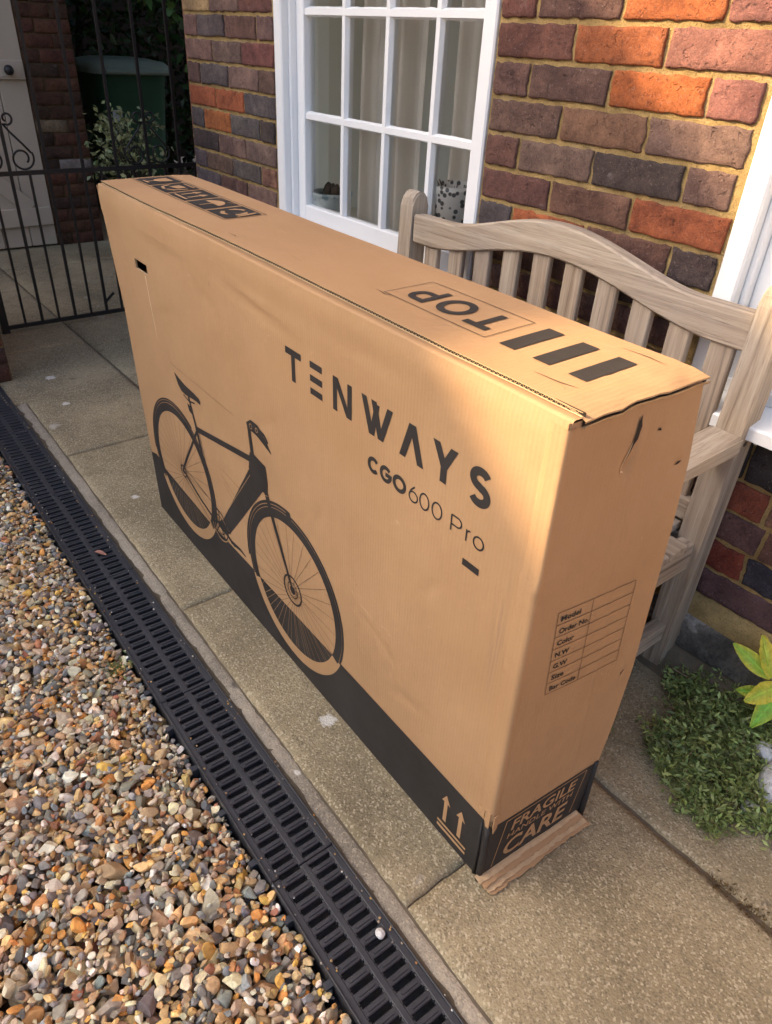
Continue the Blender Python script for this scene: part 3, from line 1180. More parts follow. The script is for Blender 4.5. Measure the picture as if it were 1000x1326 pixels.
# mortar fillet and tarred plinth at the foot of the wall
fl = MB()
rows = []
for i in range(120):
    x = -2.62 + i * 0.06
    d = 0.004 * nz(x * 6, 3)
    rows.append([(x, 0.004, 0.207 + d), (x, -0.012 + d, 0.190), (x, -0.022, 0.160), (x, -0.022, 0.10), (x, 0.01, 0.10)])
fl.grid(rows)
fl.build('mortar_fillet', M['mortar'], house, True)
pl = MB()
rows = []
for i in range(420):
    x = -2.62 + i * 0.022
    a_ = 0.010 * nz(x * 5, 1) + 0.006 * nz(x * 17, 4)
    b_ = 0.010 * nz(x * 4, 9) + 0.005 * nz(x * 20, 2)
    rows.append([(x, 0.004, 0.166 + a_ * .5), (x, -0.014 + a_ * .4, 0.164 + a_ * .5), (x, -0.026 + b_ * .5, 0.148 + a_ * .6), (x, -0.030 + b_ * .8, 0.12 + .008 * nz(x * 9, 3)),
                 (x, -0.027 + a_ * .8, 0.09 + .008 * nz(x * 9, 6)), (x, -0.031 + b_ * .8, 0.065), (x, -0.018, 0.048 + b_ * .5), (x, 0.004, 0.044)])
pl.grid(rows)
pb = pl.build('plinth', M['stone_dark'], house, True)
pl = MB()
rows = []
for i in range(180):
    x = -2.62 + i * 0.04
    rows.append([(x, -0.010, 0.060), (x, -0.055 + .006 * nz(x * 8, 2), 0.046 + .004 * nz(x * 9, 5)), (x, -0.075 + .010 * nz(x * 7, 9), 0.010), (x, -0.09 + .012 * nz(x * 5, 12), -0.006)])
pl.grid(rows)
pl.build('footing', M['joint'], house, True)


def sash_window(x0, x1):
    """x0,x1: outer edges of the box frame, front at y ~ 0"""
    w = empty('window', (0, 0, 0), parent=house)
    f = MB()
    li = 0.045
    f.mm(x0, x0 + li, -0.004, 0.12, ZS + 0.02, ZH, 0.004)
    f.mm(x1 - li, x1, -0.004, 0.12, ZS + 0.02, ZH, 0.004)
    f.mm(x0 + li, x1 - li, -0.003, 0.12, ZH - 0.05, ZH - 0.001, 0.004)
    # outer bead lines of the box frame
    f.mm(x0 + li, x0 + li + 0.012, 0.022, 0.12, ZS + 0.03, ZH - 0.05, 0.003)
    f.mm(x1 - li - 0.012, x1 - li, 0.022, 0.12, ZS + 0.03, ZH - 0.05, 0.003)
    f.build('frame', M['white'], w)
    sx0, sx1 = x0 + li + 0.006, x1 - li + 0.040
    s = MB()
    gl0 = x0 + 0.100
    gl1 = x1 - 0.052
    zb0, zb1 = 0.700, 0.762
    s.mm(x0 + li + 0.012, gl0, 0.045, 0.085, zb0, ZH - 0.05, 0.003)
    s.mm(gl1, x1 - li, 0.045, 0.085, zb0, ZH - 0.05, 0.003)
    s.mm(gl0 - 0.002, gl1 + 0.002, 0.046, 0.084, zb0, zb1, 0.003)
    s.mm(gl0 - 0.002, gl1 + 0.002, 0.046, 0.084, ZH - 0.09, ZH - 0.05, 0.003)
    s.build('sash', M['white'], w)
    pit = (gl1 - gl0) / 4
    nz_ = 4
    pz = 0.284
    for i in (1, 2, 3):
        xc = gl0 + pit * i
        b = MB()
        zs = np.linspace(zb1 - 0.003, ZH - 0.085, 26)
        for side in (0,):
            rows = []
            for z in zs:
                j1, j2 = 0.0016 * nz(z * 40, xc * 9, 1), 0.0016 * nz(z * 40, xc * 9, 7)
                rows.append([(xc - 0.0125 + j1, 0.064, z), (xc - 0.0075, 0.051, z), (xc + 0.0075, 0.051, z), (xc + 0.0125 + j2, 0.064, z), (xc + 0.011, 0.082, z), (xc - 0.011, 0.082, z)])
            b.grid(rows, True)
        b.build('glazing_bar', M['white'], w)
    for j in range(1, 4):
        zc = zb1 + pz * j - 0.008
        b = MB()
        rows = []
        for x in np.linspace(gl0 - 0.003, gl1 + 0.003, 40):
            j1, j2 = 0.0018 * nz(x * 40, zc * 9, 1), 0.0018 * nz(x * 40, zc * 9, 7)
            rows.append([(x, 0.0645, zc - 0.0135 + j1), (x, 0.0505, zc - 0.008), (x, 0.0505, zc + 0.008), (x, 0.0645, zc + 0.0135 + j2), (x, 0.0815, zc + 0.011), (x, 0.0815, zc - 0.011)])
        b.grid(rows, True)
        b.build('glazing_bar', M['white'], w)
    for i in range(4):
        for j in range(4):
            xa, xb_ = gl0 + pit * i + 0.009, gl0 + pit * (i + 1) - 0.009
            za, zb_ = zb1 + pz * j + 0.004 - (0.008 if j else 0), zb1 + pz * (j + 1) - 0.018
            if j == 3:
                zb_ = ZH - 0.088
            p = MB()
            p.poly([(xa, 0.068, za), (xb_, 0.068, za), (xb_, 0.068, zb_), (xa, 0.068, zb_)])
            p.build('pane', M['glass'], w, fix=False)
    sl = MB()
    sl.prism([(x0 - 0.035, 0.09, 0.684), (x0 - 0.035, -0.052, 0.657), (x0 - 0.035, -0.056, 0.653), (x0 - 0.035, -0.056, 0.629), (x0 - 0.035, -0.05, 0.626), (x0 - 0.035, 0.001, 0.622), (x0 - 0.035, 0.001, 0.600), (x0 - 0.035, 0.09, 0.61)], (x1 - x0 + 0.07, 0, 0))
    sl.build('sill', M['white'], w)
    sb = MB()
    sb.mm(x0 + li, x1 - li, 0.030, 0.10, 0.672, 0.702, 0.003)
    sb.build('sub_sill', M['white'], w)
    return w


sash_window(W1[0] + 0.003, W1[1] - 0.003)
sash_window(W2[0] + 0.003, W2[1] - 0.003)

# room behind the glass
rm = MB()
for (a_, b_) in (W1, W2):
    for xx_, sg in ((a_, -1), (b_, 1)):
        if (xx_, sg) == (W1[0], -1):
            rm.prism([(xx_ - 0.001, 0.1205, 0.60), (xx_ - 0.127, 0.302, 0.60), (xx_ - 0.127, 0.36, 0.60), (xx_ - 0.135, 0.36, 0.60), (xx_ - 0.135, 0.302, 0.60), (xx_ - 0.006, 0.1205, 0.60)], (0, 0, ZH - 0.5))
        else:
            rm.mm(xx_ + sg * 0.002, xx_ + sg * 0.04, 0.125, 0.36, 0.60, ZH + 0.1)
    rm.mm(a_ - 0.12, b_ + 0.04, 0.125, 0.42, 0.640, 0.690, 0.004)
rm.mm(-2.355, 6.0, 3.6, 3.7, 0.0, 0.55)      # unseen far wall, its openings added to let daylight into the room
rm.mm(-2.355, 6.0, 3.6, 3.7, 2.35, 2.6)
for xx_ in (-2.355, -0.6, 1.2, 3.0, 4.8):
    rm.mm(xx_, xx_ + 0.2, 3.6, 3.7, 0.55, 2.35)
rm.mm(-2.355, -2.30, 0.31, 3.6, 0.0, 2.6)
rm.mm(-2.30, 6.0, 0.305, 3.6, 2.5, 2.6)
rm.mm(-2.30, 6.0, 0.305, 3.6, -0.04, 0.03)
rm.mm(5.9, 6.0, 0.305, 3.6, 0.04, 2.49)
rm.build('room', M['room'], house)


def curtain(xa, xb, y, amp, pitch, ztop, label, group=None, seed=0):
    mb = MB()
    n = int((xb - xa) / 0.006)
    rows = []
    for j in range(15):
        z = 0.70 + (ztop - 0.70) * j / 14
        r = []
        for i in range(n + 1):
            x = xa + (xb - xa) * i / n
            ph = 2 * PI * (x - xa) / pitch + 1.6 * nz(x * 4, seed) + 0.35 * nz(x * 3, z * 1.2, seed + 3)
            yy = y + amp * math.sin(ph) + 0.35 * amp * math.sin(2.3 * ph + 1.1) + 0.014 * nz(x * 5, z * 1.5, seed + 9)
            r.append((x + 0.008 * nz(x * 6, z * 2.0, seed), yy, z))
        rows.append(r)
    mb.grid(rows)
    c = mb.build('curtain', M['curtain'], None, True)
    return tag(c, label, 'curtain', group)


curtain(-1.765, -1.455, 0.195, 0.028, 0.088, 2.0, 'long taupe curtain hanging in folds behind the middle panes of the sash window', seed=2)
curtain(-1.385, -0.99, 0.255, 0.028, 0.085, 2.0, 'taupe curtain bunched behind the right hand panes of the sash window', seed=12)
p1 = empty('flower_pot', (-1.845, 0.145, 0.692), label='round blue-grey patterned pot on the inner sill in the left corner of the sash window', cat='flower pot')
MB().lathe([(0.0, 0), (0.055, 0), (0.062, 0.02), (0.070, 0.07), (0.071, 0.095), (0.074, 0.10), (0.074, 0.110), (0.066, 0.110), (0.064, 0.09), (0, 0.10)], n=28).build('pot', M['pot'], p1, True)
b = MB()
for i in range(9):
    a = random.uniform(0, 2 * PI)
    r = random.uniform(0.0, 0.045)
    q = Vector((r * math.cos(a), r * math.sin(a), 0.095))
    b.tube([q, q + Vector((0, 0, 0.012)), q + Vector((0.004, 0, 0.028)), q + Vector((0.002, 0.003, 0.040))], [0.010, 0.017, 0.013, 0.003], 7)
b.build('dried_plant', M['bark'], p1, True)
p2 = empty('planter', (-1.222, 0.148, 0.692), label='tall black and white patterned planter on the inner sill beside the right curtain', cat='planter')
MB().lathe([(0.0, 0), (0.05, 0), (0.06, 0.10), (0.068, 0.20), (0.071, 0.215), (0.071, 0.228), (0.064, 0.228), (0.062, 0.2), (0, 0.2)], n=28).build('pot', M['pot2'], p2, True)
b = MB()
for i in range(9):
    a = random.uniform(0, 2 * PI)
    q = Vector((0.04 * math.cos(a), 0.04 * math.sin(a), 0.2))
    b.tube([q, q + Vector((0.02 * math.cos(a), 0.02 * math.sin(a), random.uniform(.012, .035)))], [.003, .0012], 5)
b.build('twig', M['bark'], p2, True)

# ------------------------------------------------------------------ garden bench
bench = empty('garden_bench', (0, 0, 0), (0, 0, 0), 'weathered grey teak garden bench with a curved slatted back, against the brick wall', 'bench')
XL, XR = -1.205, -0.116
YB, YF = -0.020, -0.470


def wbox(name, x0, x1, y0, y1, z0, z1, ax, bev=0.004):
    return MB().mm(x0, x1, y0, y1, z0, z1, bev, 2).build(name, M['wood%d' % ax], bench)


def post(name, xa, xb):
    # raked back leg with rounded top, leaning towards the wall above the seat
    mb = MB()
    prof = []
    for z, yf, yb in ((0.0, -0.078, -0.022), (0.36, -0.083, -0.026), (0.60, -0.078, -0.020), (0.885, -0.070, -0.014)):
        prof.append((z, yf, yb))
    fr = [(yf, z) for z, yf, yb in prof]
    top = [(-0.066, 0.905), (-0.055, 0.918), (-0.042, 0.922), (-0.028, 0.918), (-0.016, 0.905)]
    bk = [(yb, z) for z, yf, yb in prof[::-1]]
    pts = [(xa, y, z) for y, z in fr + top + bk]
    mb.prism(pts, (xb - xa, 0, 0))
    bmesh.ops.bevel(mb.bm, geom=[e for e in mb.bm.edges if abs((e.verts[0].co - e.verts[1].co).x) < 1e-6], offset=0.004, segments=2, affect='EDGES')
    return mb.build(name, M['wood2'], bench)


post('back_leg', XL, XL + 0.051)
post('back_leg', XR - 0.056, XR)
for xa in (XL, XR - 0.062):
    wbox('front_leg', xa, xa + 0.062, YF, YF + 0.058, 0.0, 0.600, 2)
    # arm: slightly dished board with rounded front
    mb = MB()
    pts = []
    for y, zt in ((-0.075, 0.640), (-0.18, 0.634), (-0.30, 0.630), (-0.42, 0.634), (-0.495, 0.638)):
        pts.append((y, zt))
    poly = [(xa - 0.004, y, z) for y, z in pts] + [(xa - 0.004, -0.505, 0.628), (xa - 0.004, -0.505, 0.612), (xa - 0.004, -0.490, 0.601), (xa - 0.004, -0.075, 0.601)]
    mb.prism(poly, (0.072, 0, 0))
    bmesh.ops.bevel(mb.bm, geom=list(mb.bm.edges), offset=0.003, segments=2, affect='EDGES')
    mb.build('arm_rest', M['wood1'], bench)
    wbox('side_rail', xa + 0.012, xa + 0.048, YF + 0.05, -0.08, 0.305, 0.375, 1)
    wbox('stretcher', xa + 0.014, xa + 0.046, YF + 0.05, -0.075, 0.085, 0.135, 1)


def crest(t):       # t 0..1 along the rail
    s = 0.5 - 0.5 * math.cos(2 * PI * min(max((t - 0.12) / 0.76, 0), 1))
    s = s ** 0.85
    top = 0.868 + 0.066 * s
    bot = 0.795 + 0.066 * (0.5 - 0.5 * math.cos(2 * PI * min(max((t - 0.06) / 0.88, 0), 1))) ** 0.9
    return top, bot


mb = MB()
rows = []
NR = 60
for i in range(NR + 1):
    t = i / NR
    x = XL + 0.058 + (XR - XL - 0.116) * t
    tp, bt = crest(t)
    ya, yb = -0.068, -0.030
    c = 0.004
    rows.append([(x, ya + c, bt), (x, ya, bt + c), (x, ya, tp - c), (x, ya + c, tp), (x, yb - c, tp), (x, yb, tp - c), (x, yb, bt + c), (x, yb - c, bt)])
mb.grid(rows, True)
mb.build('crest_rail', M['wood0'], bench)
wbox('back_rail', XL + 0.06, XR - 0.06, -0.070, -0.030, 0.405, 0.455, 0)
for i in range(10):
    xc = -1.082 + i * 0.0958
    t = (xc - (XL + 0.058)) / (XR - XL - 0.116)
    tp, bt = crest(t)
    z1_ = bt + 0.012
    MB().mm(xc - 0.0255, xc + 0.0255, -0.058, -0.040, 0.45, z1_, 0.003, 1).build('back_slat', M['wood2'], bench)
wbox('front_rail', XL + 0.06, XR - 0.06, YF + 0.012, YF + 0.045, 0.305, 0.375, 0)
wbox('rear_rail', XL + 0.06, XR - 0.06, -0.074, -0.040, 0.305, 0.375, 0)
yy = YF - 0.012
for i in range(6):
    w = 0.062
    xe = (0.0, 0.0)
    a_, b_ = (XL + 0.066, XR - 0.066)
    if i in (0,):
        a_, b_ = XL + 0.066, XR - 0.066
    if yy + w < -0.085 and yy > YF + 0.06:
        a_, b_ = XL + 0.004, XR - 0.004
    MB().mm(a_, b_, yy, yy + w, 0.3775, 0.398, 0.004, 2).build('seat_slat', M['wood0'], bench)
    yy += w + 0.010
for z in (0.63, 0.42):
    pass
MB().tube([(XR + 0.0005, -0.050, 0.617), (XR + 0.0012, -0.050, 0.617)], 0.006, 10).build('plug', M['bark'], bench)

# ------------------------------------------------------------------ cardboard box
BW, BH, BL = 0.2465, 0.9215, 1.539
box = empty('cardboard_box', (0.0, -0.8067, 0.0), (0.0253, 0.0029, -0.02906),
            'huge brown cardboard bicycle carton with a printed black bike standing on the path', 'box')


def interp(t, tab):
    for (a, va), (b, vb) in zip(tab[:-1], tab[1:]):
        if t <= b:
            return va + (vb - va) * (t - a) / (b - a) if t > a else va
    return tab[-1][1]


FAR = [(0, -1.462), (0.2, -1.464), (0.4, -1.474), (0.63, -1.478), (0.72, -1.494), (0.85, -1.514), (0.922, -1.530)]
BACK = [(0, 0.244), (0.16, 0.257), (0.26, 0.266), (0.40, 0.271), (0.58, 0.263), (0.69, 0.255), (0.80, 0.254), (0.922, 0.243)]


def endx(y, z):
    k = interp(z, [(0, 0.060), (0.16, 0.072), (0.69, 0.072), (0.80, 0.052), (0.922, 0.028)])
    return k * y


DENTS = [(-0.70, 0.62, 0.05, 0.012, 0.5), (-0.33, 0.34, 0.06, 0.010, -0.4), (-0.20, 0.55, 0.035, 0.010, 0.9), (-1.18, 0.70, 0.05, 0.012, 0.3), (-0.95, 0.80, 0.04, 0.010, -0.2), (-0.23, 0.26, 0.05, 0.012, 0.2), (-0.52, 0.50, 0.03, 0.012, 1.2)]


def dent_side(x, z):
    d = 0.0
    for (px, pz, la, lb, an) in DENTS:
        ca, sa = math.cos(an), math.sin(an)
        u, w = (x - px) * ca + (z - pz) * sa, -(x - px) * sa + (z - pz) * ca
        d -= 0.0022 * math.exp(-(u / la) ** 2 - (w / lb) ** 2)
    # crease below the top edge and the long soft ridge near the right corner
    d += 0.0035 * math.exp(-((z - 0.862 + 0.10 * (x + 0.78)) / 0.006) ** 2) * math.exp(-((x + 0.74) / 0.10) ** 2)
    d -= 0.004 * math.exp(-((z - 0.848 + 0.10 * (x + 0.78)) / 0.010) ** 2) * math.exp(-((x + 0.72) / 0.11) ** 2)
    if z > 0.86:
        d += 0.004 * nz(x * 5, z * 10, 5)
    if z > 0.90:
        d -= (z - 0.90) / 0.0215 * 0.004
    return d


def side_panel():
    mb = MB()
    xs = list(np.linspace(0, 1, 181))
    zs = list(np.linspace(0, 0.75, 90)) + [0.767, 0.7905, 0.80, 0.81, 0.825, 0.835, 0.845, 0.855, 0.865, 0.875, 0.885, 0.895, 0.905, 0.913, 0.9185, 0.9215]
    hx0, hx1, hz0, hz1 = -1.334, -1.258, 0.767, 0.7905
    V = {}
    xcols = sorted(set([round(-u * 1.462, 4) for u in xs] + [hx0, hx1]))
    for i, x in enumerate(xcols):
        for j, z in enumerate(zs):
            fx = interp(z, FAR)
            # stretch only the last tenth of the panel so the far edge follows its lean
            xx_ = x if x > -1.34 else -1.34 + (x + 1.34) / (-1.462 + 1.34) * (fx + 1.34)
            V[i, j] = mb.bm.verts.new((xx_, -dent_side(x, z) * 0 - (dent_side(x, z)), z))
    for i in range(len(xcols) - 1):
        for j in range(len(zs) - 1):
            if xcols[i] >= hx0 - 1e-6 and xcols[i + 1] <= hx1 + 1e-6 and zs[j] >= hz0 - 1e-6 and zs[j + 1] <= hz1 + 1e-6:
                continue
            mb.bm.faces.new((V[i, j], V[i + 1, j], V[i + 1, j + 1], V[i, j + 1]))
    return mb.build('side_panel', M['card_side'], box, True, fix=False)


side_panel()
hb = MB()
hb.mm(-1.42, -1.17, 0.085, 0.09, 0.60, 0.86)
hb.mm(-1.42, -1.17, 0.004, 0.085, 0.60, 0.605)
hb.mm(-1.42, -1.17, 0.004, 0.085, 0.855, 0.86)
hb.build('hole_shade_backing', M['hollow_shade'], box)  # blackened sheets paint the darkness seen through the hand hole
# pushed-in board edge round the hand hole
hr = MB()
lo = [(-1.334, 0.767), (-1.258, 0.767), (-1.258, 0.7905), (-1.334, 0.7905)]
hr.grid([[(x, 0.0, z) for x, z in lo], [(x, 0.005, z) for x, z in lo]], True)
hr.build('hole_rim', M['card_edge'], box)


def end_panel():
    mb = MB()
    zs = list(np.linspace(0, .75, 40)) + list(np.linspace(.78, .9215, 26))
    rows = []
    for z in zs:
        r = []
        for i in range(81):
            y = interp(z, BACK) * i / 80
            x = endx(y, z)
            # dents where a staple and a torn slit deform the board
            x -= 0.006 * math.exp(-((y - 0.122) / 0.010) ** 2 - ((z - 0.828) / 0.014) ** 2)
            x += 0.0035 * math.exp(-((y - 0.137) / 0.007) ** 2 - ((z - 0.850) / 0.030) ** 2)
            x += 0.0010 * math.exp(-((y - 0.155 - (0.64 - z) * 0.07) / 0.004) ** 2) * (1 if 0.2 < z < 0.8 else 0)
            x -= 0.003 * math.exp(-((y - 0.173) / 0.006) ** 2 - ((z - 0.867) / 0.006) ** 2)
            x -= 0.003 * math.exp(-((y - 0.230) / 0.010) ** 2 - ((z - 0.804) / 0.007) ** 2)
            x += 0.002 * nz(y * 9, z * 4, 4.4)
            if y < 0.006:
                x -= 0.0015
            r.append((x, y, z))
        rows.append(r)
    mb.grid(rows)
    return mb.build('end_panel', M['card_end'], box, True, fix=False)


end_panel()
# rear panel and far end
mb = MB()
rows = []
for z in np.linspace(0, 0.9215, 14):
    fx = interp(z, FAR)
    bk = interp(z, BACK)
    rows.append([(endx(bk, z) - 0.0005, bk, z), (-0.4, bk + 0.004, z), (-0.8, bk + 0.004, z), (-1.2, bk, z), (fx, bk - 0.002, z), (fx, 0.12, z), (fx, 0.0, z)])
mb.grid(rows)
mb.build('rear_panel', M['card_side'], box, True, fix=False)
mb = MB()
mb.poly([(-1.46, 0, 0.0015), (0, 0, 0.0015), (0.01, 0.24, 0.0015), (-1.46, 0.24, 0.0015)])
mb.build('base_panel', M['card_top'], box)


# top: the folded inner flap, then the outer top flap with its cut edges
def ztop(x, y):
    return 0.9255 + 0.0015 * nz(x * 4, y * 9, 1.2) - 0.003 * max(0, (y - 0.20)) / 0.04


mb = MB()
rows = []
xs = np.linspace(-1.532, 0.0, 90)
for x in xs:
    d = -dent_side(x, 0.9215)
    rows.append([(x, d, 0.9215), (x, d + 0.0015, 0.9236), (x, d + 0.005, 0.9246), (x, 0.012, 0.9240), (x, 0.06, 0.9225), (x, 0.24, 0.9205)])
mb.grid(rows)
mb.build('inner_flap', M['card_top'], box, True, fix=False)


def flap_y0(x):
    return 0.0185 + 0.004 * nz(x * 2.0, 3) + 0.0015 * nz(x * 13, 9) - 0.007 * max(0, (-0.9 - x)) / 0.6


mb = MB()
rows = []
TZ = 0.0052
xs_t = list(np.linspace(-1.525, -0.06, 80)) + list(np.linspace(-0.052, 0.006, 12))
for x in xs_t:
    y0_ = flap_y0(x)
    r = []
    for j in range(17):
        w = j / 16
        y1_ = 0.247 + 0.003 * nz(x * 3, 7)
        y = y0_ + (y1_ - y0_) * w
        z = ztop(x, y) + TZ
        xe = x
        if x > -0.06:
            s = (x + 0.06) / 0.066
            xe = x + s * (0.004 * nz(y * 25, 2.2) + 0.003 * nz(y * 60, 5)) + s * 0.006 * (y / 0.25)
            z += s * s * 0.0022 * nz(y * 22, 8.8) - 0.0058 * s ** 3 + 0.0015 * nz(y * 50, x * 60)
            if y < 0.03:
                z -= 0.006 * s * (0.03 - y) / 0.03
        r.append((xe, y, z))
    rows.append(r)
vr = mb.grid(rows)
mb.build('top_flap', M['card_top'], box, True, fix=False)
# its thickness: end edge (two liners with a dark gap) and the long fluted edge
eg = MB()
last = rows[-1]
eg.grid([last, [(p[0] - 0.0005, p[1], p[2] - 0.0026) for p in last]])
eg.grid([[(p[0] + 0.0015 + 0.001 * nz(p[1] * 60, 1), p[1], p[2] - 0.0046 + 0.0010 * nz(p[1] * 40, 3)) for p in last],
         [(p[0] + 0.0005, p[1], p[2] - 0.0085) for p in last], [(p[0] - 0.012, p[1], p[2] - 0.0090) for p in last]])
eg.build('flap_edge', M['card_edge'], box, True)
dk = MB()
dk.grid([[(p[0] - 0.004, p[1], p[2] - 0.0010) for p in last], [(p[0] - 0.004, p[1], p[2] - 0.0075) for p in last]])
dk.build('flap_shade_strip', M['hollow_shade'], box)  # dark strip colours in the shade between the two liners
fl_ = MB()
n = 1490
rows_a, rows_b = [], []
xl = np.linspace(-1.522, -0.004, n)
for x in xl:
    y0_ = flap_y0(x) + 0.0008
    z = ztop(x, y0_) + TZ
    zc = z - 0.0026 + 0.0019 * math.sin(2 * PI * x / 0.0072)
    rows_a.append([(x, y0_, zc - 0.0004), (x, y0_, zc + 0.0004)])
fl_.grid(rows_a)
li = []
for x in np.linspace(-1.525, 0.0, 160):
    y0_ = flap_y0(x)
    z = ztop(x, y0_) + TZ
    li.append([(x, y0_, z), (x, y0_, z - 0.0007)])
fl_.grid(li)
li = []
for x in np.linspace(-1.525, 0.0, 160):
    y0_ = flap_y0(x)
    z = ztop(x, y0_) + TZ
    li.append([(x, y0_, z - 0.0046), (x, y0_ - 0.0006, z - 0.0055)])
fl_.grid(li)
fl_.build('flute_edge', M['flute'], box)
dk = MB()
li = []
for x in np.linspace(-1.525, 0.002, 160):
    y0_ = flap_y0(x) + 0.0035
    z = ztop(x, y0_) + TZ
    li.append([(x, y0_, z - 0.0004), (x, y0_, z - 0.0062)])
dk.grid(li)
dk.build('flute_shade_strip', M['hollow_shade'], box)  # dark strip behind the flutes, painted as the shade between them

# glued tab that wraps the corner, with a kink, and torn points over the black band
gt = MB()
rows = []
for z in np.linspace(0.185, 0.915, 60):
    kx = -0.031 - 0.002 * nz(z * 7, 1) + (0.004 if z > 0.7 else 0)
    kk = 0.0045 * math.exp(-((z - 0.686) / 0.012) ** 2)
    rw = 0.0028 if z < 0.68 else 0.0012
    rows.append([(kx - 0.001, -0.0002, z), (kx, -rw * .8, z), (kx + 0.008, -rw * .9 - 0.0006 * nz(z * 20, 3), z), (-0.014, -rw * 0.8 - .0004, z), (-0.008, -rw * 1.2, z),
                 (-0.003, -rw * 1.3 - kk, z), (0.0012 + kk * .5, -0.0012 - kk * .4, z), (0.0022, 0.004, z), (0.0015, 0.010, z), (0.0008, 0.0125, z)])
gt.grid(rows)
gt.build('glued_tab', M['card_side'], box, True)
# torn corner points hanging over the band
tp_ = MB()
tp_.prism([(-0.013, -0.0050, 0.205), (-0.001, -0.0058, 0.205), (-0.002, -0.0056, 0.165), (-0.0065, -0.0054, 0.158), (-0.012, -0.0050, 0.175)], (0, 0.003, 0))
tp_.prism([(0.0048, -0.001, 0.20), (0.0050, 0.008, 0.20), (0.0052, 0.009, 0.165), (0.0048, 0.003, 0.150), (0.0046, 0.000, 0.168)], (-0.002, 0, 0))
tp_.prism([(-0.026, -0.0042, 0.20), (-0.015, -0.0044, 0.20), (-0.016, -0.0044, 0.176), (-0.022, -0.0042, 0.188)], (0, 0.002, 0))
tp_.build('torn_corner', M['card_side'], box)
# slit torn in the end panel near the top
sl = MB()


def EP(y, z, o=0.0012):
    x = endx(y, z)
    x -= 0.006 * math.exp(-((y - 0.122) / 0.010) ** 2 - ((z - 0.828) / 0.014) ** 2)
    x += 0.0035 * math.exp(-((y - 0.137) / 0.007) ** 2 - ((z - 0.850) / 0.030) ** 2)
    x += 0.0010 * math.exp(-((y - 0.155 - (0.64 - z) * 0.07) / 0.004) ** 2) * (1 if 0.2 < z < 0.8 else 0)
    x -= 0.003 * math.exp(-((y - 0.173) / 0.006) ** 2 - ((z - 0.867) / 0.006) ** 2)
    x -= 0.003 * math.exp(-((y - 0.230) / 0.010) ** 2 - ((z - 0.804) / 0.007) ** 2)
    x += 0.002 * nz(y * 9, z * 4, 4.4)
    return (x + o, y, z)


def strip(mb, fn, pts, ws, o=0.0012):
    L_ = []
    for i, (a, b) in enumerate(pts):
        p, q = pts[max(i - 1, 0)], pts[min(i + 1, len(pts) - 1)]
        dx, dy = q[0] - p[0], q[1] - p[1]
        l_ = math.hypot(dx, dy) or 1
        nx_, ny_ = -dy / l_, dx / l_
        w = ws[i] / 2
        L_.append([fn(a + nx_ * w, b + ny_ * w, o), fn(a - nx_ * w, b - ny_ * w, o)])
    mb.grid(L_)


strip(sl, EP, [(0.1285, 0.900), (0.127, 0.893), (0.128, 0.885), (0.127, 0.877), (0.1255, 0.869), (0.123, 0.862), (0.120, 0.853), (0.118, 0.845), (0.117, 0.838), (0.119, 0.832)],
      [0.0005, 0.005, 0.0075, 0.006, 0.007, 0.003, 0.002, 0.0016, 0.0022, 0.0003], 0.0016)
strip(sl, EP, [(0.170, 0.868), (0.174, 0.868), (0.177, 0.866)], [0.001, 0.004, 0.001], 0.0016)
strip(sl, EP, [(0.224, 0.803), (0.231, 0.804), (0.236, 0.806)], [0.001, 0.0045, 0.001], 0.0016)
sl.build('tear', M['hollow_shade'], box)  # dark strips laid on the board paint the shade inside the slits
sl = MB()
strip(sl, EP, [(0.1245, 0.872), (0.1215, 0.862), (0.1185, 0.853), (0.1155, 0.842), (0.113, 0.832), (0.116, 0.824), (0.122, 0.821)], [0.001, 0.002, 0.0022, 0.002, 0.0025, 0.003, 0.001], 0.0013)
sl.build('tear_lip', M['ink_pale'], box)

# bottom end flap: three plies of board sticking out under the end
for k in range(4):
    bf = MB()
    rows = []
    for i in range(61):
        w = i / 60
        y = -0.003 + 0.250 * w - 0.004 * k
        ex = endx(max(y, 0), .02)
        out = (0.032, 0.027, 0.020, 0.012)[k] - 0.004 * w + 0.0034 * nz(y * 34, k * 5) + 0.0030 * nz(y * 120, k) + 0.002 * nz(y * 9, k * 3)
        z0_ = 0.0012 + k * 0.0062 + 0.0020 * nz(y * 20, k + 3) + 0.0008 * nz(y * 70, k)
        th_ = 0.0026 if k % 2 == 0 else 0.0012
        rows.append([(-0.004, y, z0_ + 0.004 + th_), (out * .5 + ex, y, z0_ + 0.0025 + th_ + .0008 * nz(y * 60, 2)), (out + ex, y, z0_ + th_), (out + ex + .0006, y, z0_ + th_ * .4), (out + ex - .0005, y, z0_), (-0.004, y, z0_ + 0.004)])
    bf.grid(rows)
    bf.poly([rows[0][q] for q in range(6)])
    bf.poly([rows[-1][q] for q in range(6)][::-1])
    bf.build('bottom_flap', M['card_top'] if k % 2 == 0 else M['card_edge'], box, False)


